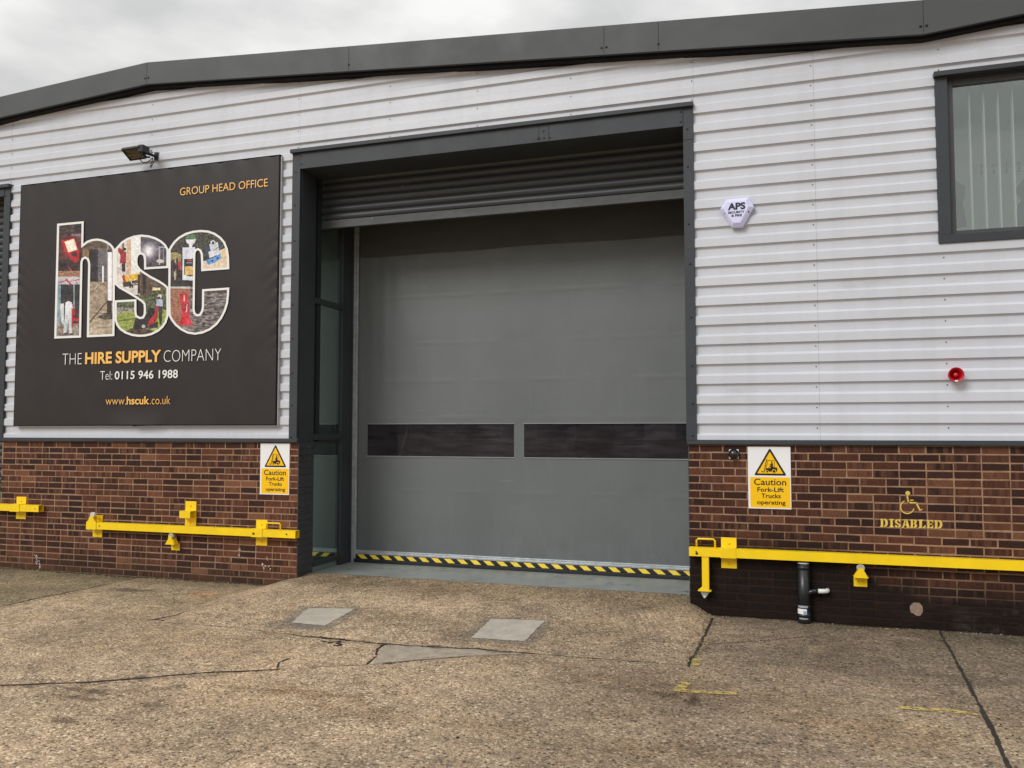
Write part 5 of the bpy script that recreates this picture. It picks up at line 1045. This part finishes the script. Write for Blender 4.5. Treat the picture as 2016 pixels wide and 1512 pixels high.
# left wall, long bar
ZL0, ZL1 = Zr(-1.126), Zr(-1.042)
t = thing('security_bar', 'long yellow box bar lying along the left brick wall below the banner', 'barrier bar', (-5.9, -.06, ZL0), 'yellow security bars')
mb = MB(); hollow(mb, -7.42, -4.484, -.105, -.022, ZL0, ZL1); mb.build('bar', M['yellow'], t)
mb = MB(); z = ZL1-.004; mb.tube([(-4.90,-.064,z),(-4.90,-.064,z+.065),(-4.885,-.064,z+.078),(-4.725,-.064,z+.078),(-4.71,-.064,z+.065),(-4.71,-.064,z)], .0085, 8); mb.build('handle', M['yellow'], t)
mb = MB()
for x in (-7.285, -4.60): mb.lathe((x, -.1045, (ZL0+ZL1)/2), (0,-1,0), [(0,.010),(.0012,.010)], 12)
mb.build('pin_hole', M['dark'], t)
b1 = plate_bracket(-7.478,-7.331,Zr(-1.236),Zr(-.964),'yellow bracket with a white roller on top, at the left end of the long bar', (ZL0, ZL1))
mb = MB(); mb.box(-7.484,-7.478,-.1125,-.0102,ZL0-.006,ZL1+.006); mb.plate([(-7.475,ZL1+.006),(-7.335,ZL1+.006),(-7.365,ZL1+.030),(-7.385,ZL1+.075),(-7.43,ZL1+.075),(-7.45,ZL1+.030)], -.112, -.107); mb.plate([(-7.47,ZL1+.006),(-7.335,ZL1+.006),(-7.375,ZL1+.075),(-7.43,ZL1+.075)], -.060, -.055); mb.build('gusset', M['yellow'], b1)
mb = MB(); mb.lathe((-7.405,-.064,ZL1+.088), (0,-1,0), [(0,.030),(.004,.036),(.036,.036),(.040,.030)], 20); mb.build('roller', M['wheel'], b1)
b2 = plate_bracket(-5.073,-4.922,Zr(-1.240),Zr(-.942),'yellow sleeve bracket at the handle end of the long left bar', (ZL0, ZL1))
mb = MB(); mb.lathe((-5.035,-.1128,(ZL0+ZL1)/2-.006), (0,-1,0), [(0,.012),(.010,.012),(.016,.006)], 10); mb.build('lock_pin', M['anth'], b2)
b3 = plate_bracket(-6.078,-5.922,Zr(-1.046),Zr(-.753),'empty yellow sleeve bracket above the middle of the long left bar')
mb = MB(); hollow(mb, -6.078, -5.922, -.115, -.0102, Zr(-.945), Zr(-.862)); mb.plate([(-6.0775,Zr(-.944)),(-5.9225,Zr(-.944)),(-5.9225,Zr(-.863)),(-6.0775,Zr(-.863))], -.116, -.1152); mb.build('sleeve', M['yellow'], b3, .0015)
def roller_support(x0, x1, z0, z1, zt, wx, wz, wm, label):
    t = thing('roller_support', label, 'roller', ((x0+x1)/2, 0, z0), 'roller supports under the yellow bars')
    mb = MB(); mb.box(x0, x1, -.010, -.001, z0, zt); mb.build('wall_plate', M['yellow'], t, .002)
    mb = MB(); mb.box(x0-.004, x1+.004, -.115, -.0102, zt-.008, zt)
    for y in (-.112, -.040): mb.plate([(x0,zt+.0005),(x1,zt+.0005),(wx+.028,zt+.055),(wx+.020,wz),(wx-.020,wz),(wx-.028,zt+.055)], y, y+.006)
    mb.build('cradle', M['yellow'], t)
    mb = MB(); mb.lathe((wx,-.046,wz), (0,-1,0), [(0,.030),(.004,.036),(.052,.036),(.056,.030)], 20); mb.build('roller', wm, t)
    for x in (x0+.035, x1-.035):
        mb = MB(); mb.lathe((x,-.010,(z0+zt)/2), (0,-1,0), [(0,.009),(.006,.008),(.008,.004)], 8); mb.build('bolt', M['yellow'], t)
roller_support(-6.272,-6.15,Zr(-1.348),Zr(-1.25),Zr(-1.258),-6.211,Zr(-1.167),M['greywh'],'small yellow roller support under the middle of the left bar')
roller_support(1.416,1.532,Zr(-1.343),Zr(-1.23),Zr(-1.240),1.474,Zr(-1.160),M['greywh'],'small yellow roller support under the right bar, beside the black pipe')
# far-left short bar
t = thing('security_bar', 'short yellow bar end at the left edge of the photo, running off frame', 'barrier bar', (-8.7, -.06, Zr(-.942)), 'yellow security bars')
mb = MB(); hollow(mb, -13.2, -8.268, -.105, -.022, Zr(-.942), Zr(-.857)); mb.build('bar', M['yellow'], t)
mb = MB(); mb.lathe((-8.325,-.1045,Zr(-.9)), (0,-1,0), [(0,.008),(.0012,.008)], 12); mb.build('pin_hole', M['dark'], t)
b4 = plate_bracket(-8.746,-8.584,Zr(-1.052),Zr(-.763),'yellow sleeve bracket on the short bar at the far left', (Zr(-.942), Zr(-.857)))
# right wall bar
ZR0, ZR1 = Zr(-1.119), Zr(-1.035)
t = thing('security_bar', 'yellow box bar with handle and drop leg along the right brick wall', 'barrier bar', (1.5, -.06, ZR0), 'yellow security bars')
mb = MB(); hollow(mb, -.070, 6, -.108, -.024, ZR0, ZR1); mb.box(-.0745,-.0702,-.108,-.024,ZR0,ZR1); mb.build('bar', M['yellow'], t)
mb = MB(); z = ZR1-.004; mb.tube([(-.005,-.066,z),(-.005,-.066,z+.070),(.010,-.066,z+.085),(.155,-.066,z+.085),(.170,-.066,z+.070),(.170,-.066,z)], .0095, 8); mb.build('handle', M['yellow'], t)
mb = MB(); mb.box(.046,.112,-.100,-.034,Zr(-1.442),ZR0-.0005); lg = mb.build('drop_leg', M['yellow'], t, .003)
mb = MB(); mb.box(.006,.132,-.112,-.028,Zr(-1.452),Zr(-1.4425)); mb.plate([(.012,Zr(-1.4422)),(.045,Zr(-1.4422)),(.045,Zr(-1.41))], -.072, -.066); mb.build('foot_plate', M['yellow'], lg, .002)
mb = MB(); mb.plate([(.020,Zr(-1.4525)),(.118,Zr(-1.4525)),(.074,Zr(-1.522)),(.058,Zr(-1.522))], -.074, -.062); mb.build('ground_lug', M['galv'], lg)
mb = MB(); mb.lathe((.066,-.0742,Zr(-1.507)), (0,-1,0), [(0,.010),(.004,.009)], 10); mb.build('lug_bolt', M['wht'], lg)
mb = MB(); mb.lathe((-.005,-.108,Zr(-1.072)), (0,-1,0), [(0,.007),(.0015,.007)], 10); mb.lathe((.0,-.108,Zr(-1.092)), (0,-1,0), [(0,.014),(.005,.012)], 10); mb.build('lock', M['anth'], t)
plate_bracket(.222,.368,Zr(-1.234),Zr(-.940),'yellow sleeve bracket on the right bar, beside its drop leg', (ZR0, ZR1))

# ------------------------------------------------------------------ soil pipe on the right wall
XP = .977; YPp = -.066
t = thing('soil_pipe', 'black upright soil pipe with a white sticker and white elbow, below the right bar', 'pipe', (XP, YPp, 0))
mb = MB(); mb.lathe((XP,YPp,-.03), (0,0,1), [(0,.055),(.575,.055)], 28); mb.build('pipe', M['blackpl'], t)
mb = MB(); mb.lathe((XP,YPp,Zr(-1.70)), (0,0,1), [(0,.0555),(.002,.061),(.060,.061),(.066,.0555)], 28); mb.build('collar', M['blackpl'], t); mb = MB(); mb.lathe((XP,YPp,Zr(-1.635)), (0,0,1), [(0,.0555),(.004,.064),(.020,.064),(.024,.060),(.080,.060),(.086,.064),(.108,.064),(.112,.0555)], 28); mb.build('collar', M['blackpl'], t); mb = MB(); mb.lathe((XP,YPp,Zr(-1.20)), (0,0,1), [(0,.0555),(.004,.060),(.030,.060),(.034,.0555)], 28); mb.build('collar', M['blackpl'], t)
mb = MB()
def arcstrip(z0, z1, a0, a1, r, n=14):
    vs = []
    for i in range(n+1):
        a = math.radians(a0+(a1-a0)*i/n); vs += [(XP+r*math.cos(a), YPp+r*math.sin(a), z0), (XP+r*math.cos(a), YPp+r*math.sin(a), z1)]
    mb.add(vs, [(2*i, 2*i+2, 2*i+3, 2*i+1) for i in range(n)], 0, True)
arcstrip(Zr(-1.632)+.026, Zr(-1.632)+.074, 200, 292, .0606); mb.build('sticker', M['sigw'], t)
mb = MB(); arcstrip(Zr(-1.632)+.030, Zr(-1.632)+.056, 262, 290, .0611, 5); mb.build('sticker_print', pm('pale_blue_print', (.25,.42,.62), .5, var=.5, vs=90), t)
mb = MB(); arcstrip(Zr(-1.633)+.086, Zr(-1.633)+.105, 215, 300, .0646); arcstrip(Zr(-1.705)+.052, Zr(-1.705)+.064, 225, 300, .0618); mb.build('clip_band', M['galv'], t)
mb = MB(); mb.lathe((XP,YPp,Zr(-1.147)), (0,0,1), [(0,.054),(.006,.052),(.010,.040)], 24); mb.build('top_cap', M['greywh'], t)
zb_ = Zr(-1.398); mb = MB(); mb.tube([(XP+.02,YPp-.01,zb_-.05),(XP+.05,YPp-.01,zb_-.01),(XP+.085,YPp,zb_),(XP+.125,YPp,zb_)], .024, 12); mb.lathe((XP+.085,YPp,zb_), (1,0,0), [(0,.0255),(.030,.0255)], 16); mb.build('branch', M['blackpl'], t)
mb = MB(); mb.tube([(XP+.12,YPp,zb_+.002),(XP+.17,YPp,zb_+.004),(XP+.195,YPp+.008,zb_+.005),(XP+.207,YPp+.028,zb_+.005),(XP+.209,.006,zb_+.005)], .0215, 14); mb.build('elbow', M['wht'], t)
